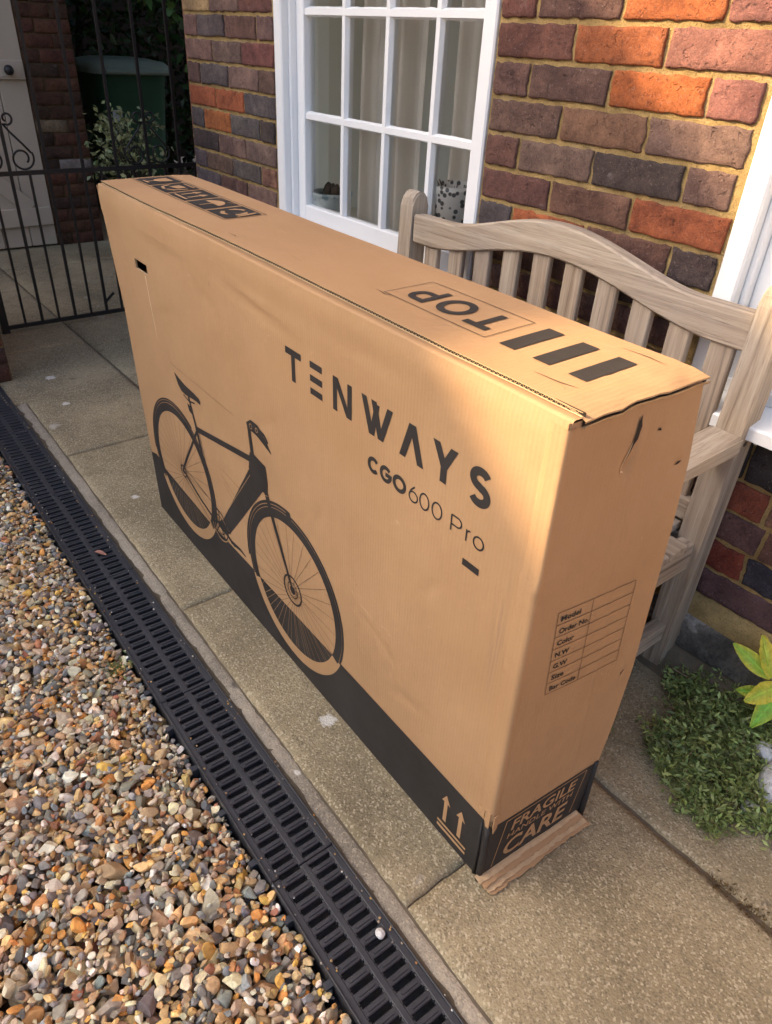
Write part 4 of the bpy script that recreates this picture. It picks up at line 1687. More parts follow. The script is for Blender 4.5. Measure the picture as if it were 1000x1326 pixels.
# -------- printing
class Ink:
    """flat printed shapes, each a hair above the last so that none share a plane"""

    def __init__(self, fn, base=0.0006):
        self.mb = MB()
        self.fn = fn
        self.o = base

    def lift(self):
        self.o += 0.000012

    def poly(self, pts):
        self.lift()
        self.mb.poly([self.fn(a, b, self.o) for a, b in pts])

    def rect(self, a0, a1, b0, b1):
        self.poly([(a0, b0), (a1, b0), (a1, b1), (a0, b1)])

    def stroke(self, pts, w, closed=False, taper=None):
        self.lift()
        if taper is None:
            pts = [q for i_, q in enumerate(pts) if i_ == 0 or math.hypot(q[0] - pts[i_ - 1][0], q[1] - pts[i_ - 1][1]) > 1e-7]
        n = len(pts)
        L_ = []
        for i in range(n):
            if closed:
                p, q = pts[i - 1], pts[(i + 1) % n]
            else:
                p, q = pts[max(i - 1, 0)], pts[min(i + 1, n - 1)]
            c = pts[i]
            d1 = (c[0] - p[0], c[1] - p[1])
            d2 = (q[0] - c[0], q[1] - c[1])
            l1, l2 = math.hypot(*d1), math.hypot(*d2)
            if l1 < 1e-9:
                d1, l1 = d2, l2
            if l2 < 1e-9:
                d2, l2 = d1, l1
            n1 = (-d1[1] / l1, d1[0] / l1)
            n2 = (-d2[1] / l2, d2[0] / l2)
            mx_, my_ = n1[0] + n2[0], n1[1] + n2[1]
            ml = math.hypot(mx_, my_) or 1
            mx_, my_ = mx_ / ml, my_ / ml
            dot = max(0.35, mx_ * n1[0] + my_ * n1[1])
            ww = (w if taper is None else taper[i]) / 2 / dot
            L_.append([self.fn(c[0] + mx_ * ww, c[1] + my_ * ww, self.o), self.fn(c[0] - mx_ * ww, c[1] - my_ * ww, self.o)])
        if closed:
            L_.append(L_[0])
        self.mb.grid(L_)

    def arc(self, cx, cy, r0, r1, a0, a1, n=48):
        self.lift()
        L_ = []
        for i in range(n + 1):
            a = a0 + (a1 - a0) * i / n
            L_.append([self.fn(cx + r0 * math.cos(a), cy + r0 * math.sin(a), self.o), self.fn(cx + r1 * math.cos(a), cy + r1 * math.sin(a), self.o)])
        self.mb.grid(L_)

    def done(self, name, mat):
        return self.mb.build(name, mat, box, fix=False)


def ell(cx, cy, rx, ry, a0=0, a1=360, n=24):
    return [(cx + rx * math.cos(math.radians(a0 + (a1 - a0) * i / n)), cy + ry * math.sin(math.radians(a0 + (a1 - a0) * i / n))) for i in range(n + 1)]


SP = lambda x, z, o: (x, -o, z)
BAND = 0.168
# black band along the foot of the long side
k = Ink(SP, 0.0004)
k.poly([(-1.461, 0.001), (-0.0005, 0.001), (-0.0005, BAND), (-1.10, BAND), (-1.36, BAND + 0.02), (-1.385, BAND + 0.036), (-1.42, BAND + 0.042), (-1.4635, BAND + 0.030)])
k.done('black_band', M['ink'])
# wheel rims left plain inside the band
RC, RR = (-1.212, 0.256), 0.196
FC, FR = (-0.640, 0.236), 0.201
for (cx, cy), R_ in ((RC, RR), (FC, FR)):
    k = Ink(SP, 0.0006)
    s = math.asin((BAND - cy) / (R_ * .93))
    k.arc(cx, cy, R_ - 0.030, R_, PI - s, 2 * PI + s, 64)
    for i in range(22):
        a = PI + 0.35 + (PI - 0.7) * i / 21 + random.uniform(-.05, .05)
        h0 = (cy - BAND) / math.sin(-a) if math.sin(a) < 0 else 1
        st = abs(cy - BAND) / abs(math.sin(a)) if abs(math.sin(a)) > .05 else 9
        if st < R_ - 0.035:
            k.stroke([(cx + st * math.cos(a), cy + st * math.sin(a)), (cx + (R_ - .031) * math.cos(a + .05), cy + (R_ - .031) * math.sin(a + .05))], 0.0009)
    k.done('plain_rim_print', M['card_side'])
k = Ink(SP, 0.0006)
for (cx, cy), R_ in ((RC, RR), (FC, FR)):
    s = math.asin((BAND - cy) / R_)
    s2 = math.asin((BAND - cy) / (R_ - .03))
    k.arc(cx, cy, R_ - 0.030, R_ - 0.0075, s2 * 1.02, PI - s2 * 1.02, 72)
    k.arc(cx, cy, R_ - 0.006, R_, s, PI - s, 72)
    # mudguard
k.arc(FC[0], FC[1], FR + 0.0018, FR + 0.0085, math.radians(92), math.radians(188), 40)
k.poly([(FC[0] - 0.008, FC[1] + FR - 0.02), (FC[0] + 0.012, FC[1] + FR - 0.012), (FC[0] + 0.006, FC[1] + FR + 0.0085), (FC[0] - 0.012, FC[1] + FR + 0.0085)])
k.arc(RC[0], RC[1], RR + 0.0015, RR + 0.006, math.radians(60), math.radians(185), 40)
# saddle and post
k.poly([(-1.177, 0.556), (-1.150, 0.549), (-1.115, 0.543), (-1.070, 0.541), (-1.040, 0.538), (-1.034, 0.531), (-1.037, 0.523), (-1.058, 0.524), (-1.095, 0.520), (-1.122, 0.516), (-1.145, 0.518), (-1.162, 0.529)])
k.stroke([(-1.135, 0.512), (-1.105, 0.506), (-1.070, 0.514)], 0.004)
k.stroke([(-1.104, 0.519), (-1.078, 0.437)], 0.011)
k.poly([(-1.118, 0.497), (-1.100, 0.494), (-1.097, 0.474), (-1.112, 0.478)])
# frame
k.stroke([(-1.081, 0.446), (-1.021, 0.196)], 0.013)
k.stroke([(-1.066, 0.436), (-1.012, 0.205)], 0.0022)
k.stroke([(-1.082, 0.432), (-1.150, 0.345), (-1.214, 0.262)], 0.0085)
k.stroke([(-1.214, 0.258), (-1.12, 0.218), (-1.022, 0.192)], 0.0085)
k.stroke([(-1.082, 0.441), (-0.785, 0.497)], 0.0155)
k.poly([(-0.795, 0.512), (-0.775, 0.515), (-0.727, 0.509), (-0.722, 0.470), (-0.726, 0.441), (-0.752, 0.435), (-0.775, 0.447), (-0.806, 0.468)])
k.poly([(-0.800, 0.472), (-0.745, 0.440), (-0.945, 0.208), (-0.983, 0.226)])
k.poly([(-0.990, 0.226), (-0.942, 0.206), (-0.985, 0.186), (-1.018, 0.192)])
# stem, bars, grips, lever
k.stroke([(-0.783, 0.505), (-0.789, 0.580)], 0.0150)
k.stroke([(-0.796, 0.574), (-0.775, 0.583), (-0.752, 0.582), (-0.730, 0.572), (-0.712, 0.562), (-0.698, 0.553)], 0.018, taper=[0.016, 0.026, 0.027, 0.020, 0.011, 0.003])
k.stroke([(-0.742, 0.588), (-0.722, 0.584), (-0.708, 0.572)], 0.006)
# fork
k.stroke([(-0.735, 0.447), (-0.704, 0.372), (-0.640, 0.236)], 0.012, taper=[0.019, 0.014, 0.008])
# rotor, hubs
k.arc(FC[0], FC[1], 0.034, 0.039, 0, 2 * PI, 40)
k.arc(FC[0], FC[1], 0.0, 0.011, 0, 2 * PI, 20)
k.arc(FC[0], FC[1], 0.019, 0.0215, 0, 2 * PI, 24)
k.arc(RC[0], RC[1], 0.014, 0.019, 0, 2 * PI, 28)
k.arc(RC[0], RC[1], 0.0, 0.008, 0, 2 * PI, 20)
# chainring, belt and crank
k.arc(-1.005, 0.200, 0.041, 0.046, 0, 2 * PI, 40)
k.arc(-1.005, 0.200, 0.026, 0.029, 0, 2 * PI, 32)
k.arc(-1.005, 0.200, 0.0, 0.010, 0, 2 * PI, 20)
for i in range(5):
    a = i * 2 * PI / 5 + .3
    k.stroke([(-1.005 + .01 * math.cos(a), .2 + .01 * math.sin(a)), (-1.005 + .042 * math.cos(a), .2 + .042 * math.sin(a))], .004)
k.stroke([(-1.212, 0.273), (-1.010, 0.246)], 0.0022)
k.stroke([(-1.212, 0.238), (-1.015, 0.155)], 0.0022)
k.stroke([(-1.005, 0.200), (-0.925, 0.178)], 0.010, taper=[0.012, 0.008])
k.stroke([(-0.948, 0.181), (-0.895, 0.187), (-0.868, 0.183)], 0.009, taper=[0.012, 0.009, 0.004])
k.done('bicycle_print', M['ink'])
k = Ink(SP, 0.0010)
k.stroke([(-0.802, 0.452), (-0.980, 0.236)], 0.0012)
k.stroke([(-0.725, 0.437), (-0.750, 0.430)], 0.0014)
k.arc(-0.754, 0.582, 0.004, 0.0055, 0, 2 * PI, 16)
k.arc(-0.779, 0.580, 0.005, 0.0062, 0, 2 * PI, 16)
k.arc(-1.005, 0.200, 0.0465, 0.0490, math.radians(200), math.radians(350), 20)
k.done('highlight_print', M['card_side'])
k = Ink(SP, 0.0007)
for (cx, cy), R_ in ((RC, RR), (FC, FR)):
    for i in range(30):
        a = 2 * PI * i / 30 + random.uniform(-.03, .03)
        e = a + (0.12 if i % 2 else -0.12)
        p0 = (cx + .014 * math.cos(e * 1.3), cy + .014 * math.sin(e * 1.3))
        p1 = (cx + (R_ - .032) * math.cos(a), cy + (R_ - .032) * math.sin(a))
        if p1[1] < BAND + .002:
            t_ = (BAND + .002 - p0[1]) / (p1[1] - p0[1])
            p1 = (p0[0] + (p1[0] - p0[0]) * t_, BAND + .002)
        k.stroke([p0, p1], 0.0009)
k.stroke([(-1.195, 0.574), (-0.853, 0.573)], 0.0007)
k.stroke([(-0.95, 0.391), (-0.84, 0.381)], 0.0007)
k.stroke([(-0.95, 0.356), (-0.845, 0.293)], 0.0007)
k.stroke([(-0.955, 0.372), (-0.80, 0.300)], 0.0007)
tag(k.done('spoke_print', M['ink_thin']), kind='stuff')

# brand lettering
k = Ink(SP)
Z0, Z1 = 0.7485, 0.8078
sw = 0.0125
def nxt(label=None):
    global k
    k.done('letter', M['ink'])
    k = Ink(SP)


k.rect(-0.618, -0.566, Z1 - sw, Z1)
k.rect(-0.5985, -0.5865, Z0, Z1 - sw + .0001)
nxt()
for z in (Z1 - .0115, (Z0 + Z1) / 2 - .006, Z0):
    k.rect(-0.5375, -0.500, z, z + 0.0118)
nxt()
k.poly([(-0.4675, Z0), (-0.4555, Z0), (-0.4555, Z1 - .0185), (-0.4675, Z1)])
k.poly([(-0.4675, Z1), (-0.4530, Z1), (-0.4140, Z0), (-0.4285, Z0)])
k.poly([(-0.4260, Z1), (-0.4140, Z1), (-0.4140, Z0), (-0.4260, Z0 + .0185)])
nxt()
for (xa, xb) in ((-0.388, -0.3665), (-0.3625, -0.3435)):
    k.poly([(xa, Z1), (xa + .0135, Z1), (xb + .0135, Z0), (xb, Z0)])
k.poly([(-0.3410, Z1 - .004), (-0.3525, Z1 - .004), (-0.3665, Z0), (-0.353, Z0)])
k.poly([(-0.3085, Z1), (-0.3220, Z1), (-0.3435, Z0), (-0.330, Z0)])
nxt()
k.poly([(-0.2700, Z1), (-0.2550, Z1), (-0.2760, Z0), (-0.2900, Z0)])
k.poly([(-0.2700, Z1), (-0.2550, Z1), (-0.2340, Z0), (-0.2480, Z0)])
nxt()
k.poly([(-0.2170, Z1), (-0.2025, Z1), (-0.1845, 0.775), (-0.1980, 0.772)])
k.poly([(-0.1655, Z1), (-0.1800, Z1), (-0.1980, 0.775), (-0.1845, 0.772)])
k.rect(-0.1978, -0.1848, Z0, 0.777)
nxt()
spts = ell(-0.1200, 0.7903, 0.0140, 0.0112, 28, 262, 20) + ell(-0.1195, 0.7660, 0.0145, 0.0115, 82, -150, 20)
k.stroke(spts, 0.0128)
nxt()
zc = 0.6965
k.stroke(ell(-0.3530, zc, 0.0118, 0.0114, 40, 320, 22), 0.0072)
nxt()
k.stroke(ell(-0.3205, zc, 0.0120, 0.0114, 42, 360, 24) , 0.0072)
k.rect(-0.3215, -0.3050, zc - 0.0036, zc + 0.0036)
nxt()
k.stroke(ell(-0.2862, zc, 0.0132, 0.0116, 0, 360, 30)[:-1], 0.0072, True)
# light-weight figures
nxt()
th = 0.0028
k.stroke(ell(-0.2520, zc - 0.0045, 0.0098, 0.0088, 0, 360, 26)[:-1], th, True)
k.stroke([(-0.2612, zc - 0.0020), (-0.2575, zc + 0.0060), (-0.2495, zc + 0.0138)], th)
nxt()
k.stroke(ell(-0.2265, zc + .0005, 0.0102, 0.0135, 0, 360, 28)[:-1], th, True)
nxt()
k.stroke(ell(-0.1980, zc + .0005, 0.0105, 0.0135, 0, 360, 28)[:-1], th, True)
nxt()
k.stroke([(-0.1665, zc - 0.0135), (-0.1665, zc + 0.0130)], th)
k.stroke([(-0.1665, zc + 0.0132), (-0.1540, zc + 0.0132)] + ell(-0.1540, zc + 0.0055, 0.0085, 0.0077, 90, -90, 14) + [(-0.1665, zc - 0.0022)], th)
nxt()
k.stroke([(-0.1345, zc - 0.0135), (-0.1345, zc + 0.0062)], th)
k.stroke([(-0.1345, zc - 0.001)] + ell(-0.1275, zc - 0.001, 0.007, 0.0068, 180, 90, 8), th)
nxt()
k.stroke(ell(-0.1100, zc - 0.0035, 0.0098, 0.0098, 0, 360, 26)[:-1], th, True)
nxt()
k.rect(-0.1365, -0.1025, 0.6405, 0.6525)
k.done('dash', M['ink'])
# this-way-up arrows on the band
k = Ink(SP, 0.0009)
for cx in (-0.1065, -0.0670):
    k.rect(cx - 0.0045, cx + 0.0045, 0.050, 0.108)
    k.poly([(cx - 0.0115, 0.104), (cx, 0.108), (cx + 0.0115, 0.104), (cx, 0.127)])
k.rect(-0.124, -0.046, 0.0345, 0.0410)
k.rect(-0.124, -0.046, 0.0205, 0.0280)
k.done('arrow_print', M['card_side'])
# scuff under the hand hole, smudges by the corner
k = Ink(SP, 0.0006)
k.stroke([(-1.275, 0.764), (-1.272, 0.73), (-1.270, 0.70), (-1.262, 0.65), (-1.258, 0.61)], 0.002, taper=[.004, .0025, .003, .002, .0006])
k.done('scuff', M['ink_pale'])

# top of the box: frame, TOP, three bars, handling symbols
TPF = lambda x, y, o: (x, y, ztop(x, y) + TZ + 0.0006 + o)
k = Ink(TPF, 0.0004)


def subdiv(pts, closed=True, step=0.02):
    out = []
    n = len(pts)
    for i in range(n if closed else n - 1):
        a, b = pts[i], pts[(i + 1) % n]
        m_ = max(1, int(math.hypot(b[0] - a[0], b[1] - a[1]) / step))
        for q in range(m_):
            out.append((a[0] + (b[0] - a[0]) * q / m_, a[1] + (b[1] - a[1]) * q / m_))
    if not closed:
        out.append(pts[-1])
    return out


k.stroke(subdiv([(-0.449, 0.084), (-0.225, 0.084), (-0.225, 0.181), (-0.449, 0.181)]), 0.0013, True)
# T O P reads from the wall side: right is -x, up is -y
def quad_fill(k, x0, x1, y0, y1, n=6):
    k.lift()
    k.mb.grid([[k.fn(x0 + (x1 - x0) * i / n, y0, k.o), k.fn(x0 + (x1 - x0) * i / n, y1, k.o)] for i in range(n + 1)])


k.done('frame_print', M['ink'])
k = Ink(TPF, 0.0005)
quad_fill(k, -0.290, -0.243, 0.100, 0.113)
quad_fill(k, -0.2725, -0.2600, 0.1125, 0.163, 4)
k.done('letter', M['ink'])
k = Ink(TPF, 0.0005)
k.stroke(ell(-0.334, 0.1315, 0.0245, 0.0255, 0, 360, 36)[:-1], 0.0125, True)
k.done('letter', M['ink'])
k = Ink(TPF, 0.0005)
quad_fill(k, -0.3905, -0.3785, 0.100, 0.163, 4)
k.stroke([(-0.385, 0.1062), (-0.405, 0.1062)] + [(-0.405 - 0.0135 * math.sin(math.radians(a)), 0.1225 - 0.0163 * math.cos(math.radians(a))) for a in range(15, 166, 15)] + [(-0.405, 0.1388), (-0.385, 0.1388)], 0.0120)
k.done('letter', M['ink'])
for xa in (-0.199, -0.139, -0.080):
    k = Ink(TPF, 0.0005)
    for q in range(5):
        quad_fill(k, xa, xa + 0.028, 0.085 + 0.0194 * q, 0.085 + 0.0194 * (q + 1), 2)
    k.done('stripe_print', M['ink'])
# handling symbols: five black squares
for i in range(5):
    k = Ink(TPF, 0.0005)
    xa = -1.506 + i * 0.1022
    for q in range(5):
        quad_fill(k, xa, xa + 0.0905, 0.0925 + 0.0169 * q, 0.0925 + 0.0169 * (q + 1), 6)
    k.done('symbol_square', M['ink'])
k = Ink(TPF, 0.0004)
k.stroke(subdiv([(-1.513, 0.0865), (-0.998, 0.0865), (-0.998, 0.183), (-1.513, 0.183)]), 0.0016, True)
k.done('frame_print', M['ink'])
k = Ink(TPF, 0.0012)
cx = lambda i: -1.506 + i * 0.1022 + 0.047
c0 = cx(0)   # glass
k.poly([(c0 - 0.026, 0.162), (c0 + 0.024, 0.162), (c0 + 0.016, 0.128), (c0 + 0.004, 0.122), (c0 - 0.004, 0.122), (c0 - 0.018, 0.128)])
k.rect(c0 - 0.003, c0 + 0.003, 0.104, 0.1225)
k.rect(c0 - 0.018, c0 + 0.018, 0.099, 0.1045)
k.done('pictogram', M['card_top'])
k = Ink(TPF, 0.0012)
c0 = cx(1)   # crate in hands
k.poly([(c0 - 0.018, 0.150), (c0 + 0.016, 0.156), (c0 + 0.020, 0.132), (c0 - 0.014, 0.124)])
k.stroke([(c0 - 0.036, 0.135), (c0 - 0.026, 0.112), (c0 + 0.004, 0.104)], 0.007)
k.stroke([(c0 + 0.036, 0.150), (c0 + 0.030, 0.118), (c0 + 0.010, 0.108)], 0.007)
k.stroke([(c0 - 0.030, 0.168), (c0 + 0.034, 0.168)], 0.005)
k.done('pictogram', M['card_top'])
k = Ink(TPF, 0.0012)
c0 = cx(2)   # two arrows up
for q in (-0.018, 0.018):
    k.rect(c0 + q - 0.0035, c0 + q + 0.0035, 0.112, 0.146)
    k.poly([(c0 + q - 0.012, 0.144), (c0 + q + 0.012, 0.144), (c0 + q, 0.165)])
k.rect(c0 - 0.034, c0 + 0.034, 0.100, 0.1055)
k.done('pictogram', M['card_top'])
k = Ink(TPF, 0.0012)
c0 = cx(3)   # umbrella
k.poly([(c0 - 0.032, 0.132)] + [(c0 + 0.032 * math.cos(math.radians(a)), 0.132 + 0.028 * math.sin(math.radians(a))) for a in range(165, 0, -15)] + [(c0 + 0.032, 0.132)])
k.rect(c0 - 0.0022, c0 + 0.0022, 0.102, 0.1325)
for q in (-0.03, -0.016, 0.016, 0.03):
    k.stroke([(c0 + q, 0.174), (c0 + q - 0.004, 0.163)], 0.0025)
k.done('pictogram', M['card_top'])
k = Ink(TPF, 0.0012)
c0 = cx(4)   # recycling loop
for q in range(3):
    a = math.radians(90 + q * 120)
    k.stroke([(c0 + 0.026 * math.cos(a + t_), 0.135 + 0.026 * math.sin(a + t_)) for t_ in (0.15, 0.6, 1.1, 1.6)], 0.010, taper=[.009, .009, .011, .002])
k.stroke([(c0 + 0.030, 0.170), (c0 + 0.040, 0.122)], 0.008)
k.done('pictogram', M['card_top'])
# little nicks and staple marks on the top
k = Ink(TPF, 0.0003)
for pts in ([(-0.466, 0.082), (-0.44, 0.078), (-0.43, 0.083)], [(-0.90, 0.045), (-0.875, 0.047), (-0.865, 0.044)], [(-0.108, 0.055), (-0.07, 0.057), (-0.045, 0.063)],
            [(-0.10, 0.215), (-0.06, 0.218), (-0.03, 0.214)], [(-1.15, 0.03), (-1.13, 0.032)], [(-0.70, 0.065), (-0.66, 0.063)]):
    k.stroke(pts, 0.0014, taper=[0.0005] + [0.0022] * (len(pts) - 2) + [0.0005])
k.done('nick', M['ink_thin'])

# end panel: table and warning panel
def quadmap(c00, c10, c01, c11, off):
    def f(u, v, o):
        y = (c00[0] * (1 - u) + c10[0] * u) * (1 - v) + (c01[0] * (1 - u) + c11[0] * u) * v
        z = (c00[1] * (1 - u) + c10[1] * u) * (1 - v) + (c01[1] * (1 - u) + c11[1] * u) * v
        return EP(y, z, o + off)
    return f


# u runs left to right, v from bottom to top
TF = quadmap((0.059, 0.459), (0.216, 0.447), (0.049, 0.626), (0.206, 0.617), 0.0009)
k = Ink(TF, 0.0)
lw = 0.0075


def seg_h(u0, u1, v, w):
    n = 40
    k.lift()
    k.mb.grid([[k.fn(u0 + (u1 - u0) * i / n, v + w / 2, k.o), k.fn(u0 + (u1 - u0) * i / n, v - w / 2, k.o)] for i in range(n + 1)])


def seg_v(u, w):
    n = 8
    k.lift()
    k.mb.grid([[k.fn(u - w / 2, i / n, k.o), k.fn(u + w / 2, i / n, k.o)] for i in range(n + 1)])


for i in range(8):
    seg_h(0, 1, i / 7, 0.0062)
for u in (0.0, 0.43, 1.0):
    seg_v(u, 0.0066)
k.done('table_print', M['ink_thin'])


def text_on(txt, fn, u0, v0, height, width, name, mat, bold=0.02, space=1.0):
    """built-in sans outline laid on a panel; (u0,v0) lower left in panel units, scaled to width x height"""
    cu = bpy.data.curves.new(name, 'FONT')
    cu.body = txt
    cu.offset = bold
    cu.space_character = space
    cu.resolution_u = 3
    to = bpy.data.objects.new(name, cu)
    COL.objects.link(to)
    dg = bpy.context.evaluated_depsgraph_get()
    me = bpy.data.meshes.new_from_object(to.evaluated_get(dg))
    bpy.data.objects.remove(to)
    bpy.data.curves.remove(cu)
    xs_ = [v.co.x for v in me.vertices]
    ys_ = [v.co.y for v in me.vertices]
    xa, xb_, ya, yb_ = min(xs_), max(xs_), 0.0, 0.70
    for v in me.vertices:
        u = u0 + (v.co.x - xa) / (xb_ - xa) * width
        w = v0 + (v.co.y - ya) / (yb_ - ya) * height
        v.co = fn(u, w, 0.0003)
    me.materials.append(mat)
    o_ = bpy.data.objects.new(name, me)
    return link(o_, box)


for i, (txt, wd) in enumerate((('Model', .24), ('Order No.', .37), ('Color', .21), ('N.W', .175), ('G.W', .175), ('Size', .16), ('Bar Code', .345))):
    text_on(txt, TF, 0.045, (6 - i + 0.24) / 7, 0.058, wd, 'table_lettering', M['ink'], 0.022)

# band on the end panel
k = Ink(EP, 0.0003)
for i in range(16):
    u0, u1 = i / 16, (i + 1) / 16
    k.lift()
    zt = lambda y: 0.163 + 0.001 * nz(y * 30, 1)
    L_ = []
    for z in (0.0, 0.03, 0.06, 0.09, 0.12, 0.15, None):
        rr = []
        for u in (u0, u1):
            zz_ = z if z is not None else 0.163
            y = min(0.0005 + u * (interp(zz_, BACK) - 0.0008), interp(zz_, BACK))
            rr.append(EP(y, zz_ if z is None or z > 0 else 0.004, 0.0004))
        L_.append(rr)
    k.mb.grid(L_)
k.done('black_end_band', M['ink'])
WF = quadmap((0.018, 0.030), (0.212, 0.030), (0.036, 0.156), (0.228, 0.157), 0.0012)
k = Ink(WF, 0.0)
for i in range(1):
    def segq(u0, v0, u1, v1, w):
        k.stroke(subdiv([(u0, v0), (u1, v1)], False, 0.12), w)
    segq(0, 0, 0, 1, 0.010)
    segq(1, 0.05, 1, 1, 0.010)
    segq(0, 1, 1, 1, 0.018)
k.done('warning_frame_print', M['card_end'])
text_on('FRAGILE', WF, 0.10, 0.70, 0.225, 0.80, 'warning_lettering', M['card_end'], 0.018)
text_on('HANDLE WITH', WF, 0.085, 0.53, 0.115, 0.82, 'warning_lettering', M['card_end'], 0.008)
text_on('CARE', WF, 0.10, 0.10, 0.36, 0.78, 'warning_lettering', M['card_end'], 0.022)
k = Ink(EP, 0.0008)
k.stroke([(0.240, 0.406), (0.246, 0.409)], 0.0012)
k.stroke([(0.244, 0.410), (0.241, 0.402)], 0.0012)
k.stroke([(0.238, 0.408), (0.240, 0.400)], 0.0010)
k.done('pen_mark', M['ink'])
# black folded board at the two lower corners
cf = MB()
for (xa, ya) in ((-0.004, -0.003), (0.0175, 0.250)):
    cf = MB()
    cf.tube([(xa, ya, 0.004), (xa + .001, ya, 0.06), (xa, ya + .001, 0.12), (xa + .0005, ya, 0.166)], [0.0065, 0.0055, 0.005, 0.0045], 8)
    cf.build('corner_fold', M['ink'], box, True)
cf = MB()
cf.tube([(-0.018, -0.001, 0.004), (-0.017, -0.0015, 0.08), (-0.019, -0.001, 0.158)], [0.004, 0.003, 0.0025], 6)
cf.build('corner_fold', M['ink'], box, True)

# ------------------------------------------------------------------ iron gate
gate = empty('iron_gate', (-3.30, 0, 0), (0, 0, 0), 'black wrought iron garden gate with scrolls, closed across the path beyond the box', 'gate')
ZR = 0.690


def gbar(y, z0, z1, r=0.0065, name='bar'):
    MB().mm(-r, r, y - r, y + r, z0, z1).build(name, M['iron'], gate)


ys = [-0.72 + 0.0] + [-0.64 + 0.0795 * i for i in range(14)]
for i in range(14):
    y = -0.640 + 0.0795 * i
    tall = i % 2 == 1
    gbar(y, 0.03, 2.0 if tall else ZR, 0.0062 if tall else 0.0050)
gbar(-0.735, 0.0, 2.0, 0.016, 'stile')
gbar(0.475, 0.0, 2.0, 0.016, 'stile')
for z in (0.022, ZR, 1.98):
    MB().mm(-0.007, 0.007, -0.72, 0.46, z - 0.009, z + 0.009).build('rail', M['iron'], gate)


def scroll(y0, s):
    pts = []
    for i in range(15):                 # small upper curl
        a = math.radians(-60 + 330 * i / 14)
        r = 0.012 + 0.013 * i / 14
        pts.append((y0 + s * (0.030 - r * math.cos(a) * 1.0), 0.905 + r * math.sin(a)))
    pts = pts[::1]
    pts += [(y0 + s * 0.010, 0.885), (y0 + s * 0.035, 0.850), (y0 + s * 0.075, 0.805), (y0 + s * 0.103, 0.770)]
    cy_, cz_ = y0 + s * 0.062, 0.748
    for i in range(25):                 # large lower curl
        a = math.radians(25 - 430 * i / 24)
        r = 0.050 - 0.026 * i / 24
        pts.append((cy_ + s * r * math.cos(a), cz_ + r * math.sin(a)))
    MB().tube([(0.0, y, z) for y, z in pts], 0.0045, 6).build('scroll', M['iron'], gate, True)


for y0 in (-0.640 + 0.0795, -0.640 + 0.0795 * 9):
    for s in (-1, 1):
        scroll(y0, s)
gl_ = MB()
gl_.box((0.012, -0.22, 0.10), (0.004, 0.06, 0.012), Matrix.Rotation(0.7, 3, 'X'))
gl_.build('latch_tail', M['iron'], gate)

# brick pier the gate hangs on
pier = empty('brick_pier', (0, 0, 0), (0, 0, 0), 'weathered red brick pier at the left end of the drain beside the iron gate', 'pier')
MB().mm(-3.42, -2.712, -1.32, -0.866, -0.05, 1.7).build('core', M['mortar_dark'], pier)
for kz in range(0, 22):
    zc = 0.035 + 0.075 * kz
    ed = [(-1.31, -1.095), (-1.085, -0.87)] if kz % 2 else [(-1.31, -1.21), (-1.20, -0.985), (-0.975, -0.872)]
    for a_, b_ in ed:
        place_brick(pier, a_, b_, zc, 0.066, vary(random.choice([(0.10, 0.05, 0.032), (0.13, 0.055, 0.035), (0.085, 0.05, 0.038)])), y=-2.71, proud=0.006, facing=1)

# ------------------------------------------------------------------ outbuilding with the white plank door
outb = empty('outbuilding', (0, 0, 0), (0, 0, 0), 'dark brick outbuilding with an off-white plank door beyond the gate', 'building')
XO = -4.86
HO = 4.90
ow = MB()
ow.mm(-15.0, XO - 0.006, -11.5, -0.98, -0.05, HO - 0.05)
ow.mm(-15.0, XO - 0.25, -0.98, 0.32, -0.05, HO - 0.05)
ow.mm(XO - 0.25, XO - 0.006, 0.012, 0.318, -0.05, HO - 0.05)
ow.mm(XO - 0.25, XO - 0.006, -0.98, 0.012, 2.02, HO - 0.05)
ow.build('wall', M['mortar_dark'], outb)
ob = MB()
ob.mm(XO - 0.0055, XO - 0.001, -11.5, -0.99, 0, HO - 0.06)
ob.mm(XO - 0.0055, XO - 0.001, -0.99, 0.318, 2.03, HO - 0.06)
ob.build('brickwork', M['brickwall'], outb)
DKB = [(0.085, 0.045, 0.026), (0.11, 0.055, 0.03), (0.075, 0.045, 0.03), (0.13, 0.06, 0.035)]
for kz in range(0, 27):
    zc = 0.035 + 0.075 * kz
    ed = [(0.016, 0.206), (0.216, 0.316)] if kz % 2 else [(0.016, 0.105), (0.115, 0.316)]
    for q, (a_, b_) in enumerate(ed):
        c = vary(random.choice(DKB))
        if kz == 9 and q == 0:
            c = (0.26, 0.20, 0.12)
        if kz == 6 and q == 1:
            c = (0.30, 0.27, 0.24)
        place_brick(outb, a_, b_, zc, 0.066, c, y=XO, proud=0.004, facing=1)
rf = MB()
rf.prism([(XO + 0.02, -11.6, HO - 0.05), (XO + 0.02, -11.6, HO), (-9.9, -11.6, HO + 3.0), (-15.1, -11.6, HO), (-15.1, -11.6, HO - 0.05)], (0, 11.93, 0))
rf.build('roof', M['roof'], outb)
door = empty('door', (XO + 0.004, 0, 0), parent=outb)
ypos = [0.008, -0.155, -0.32, -0.485, -0.65, -0.815, -0.975]
for b_, a_ in zip(ypos[:-1], ypos[1:]):
    MB().mm(-0.03, 0.0, a_ + 0.002, b_ - 0.002, 0.012, 2.0, 0.004).build('plank', M['doorpaint'], door)
MB().mm(0.001, 0.024, -0.95, -0.0, 0.96, 1.06, 0.004).build('ledge', M['doorpaint'], door)
MB().mm(0.001, 0.024, -0.95, -0.0, 0.14, 0.25, 0.004).build('ledge', M['doorpaint'], door)
L_ = math.hypot(0.70, 0.85)
MB().box((0.012, -0.48, 0.605), (0.021, 0.09, L_ * 0.93), Matrix.Rotation(math.atan2(0.85, 0.85), 3, 'X'), 0.004).build('brace', M['doorpaint'], door)
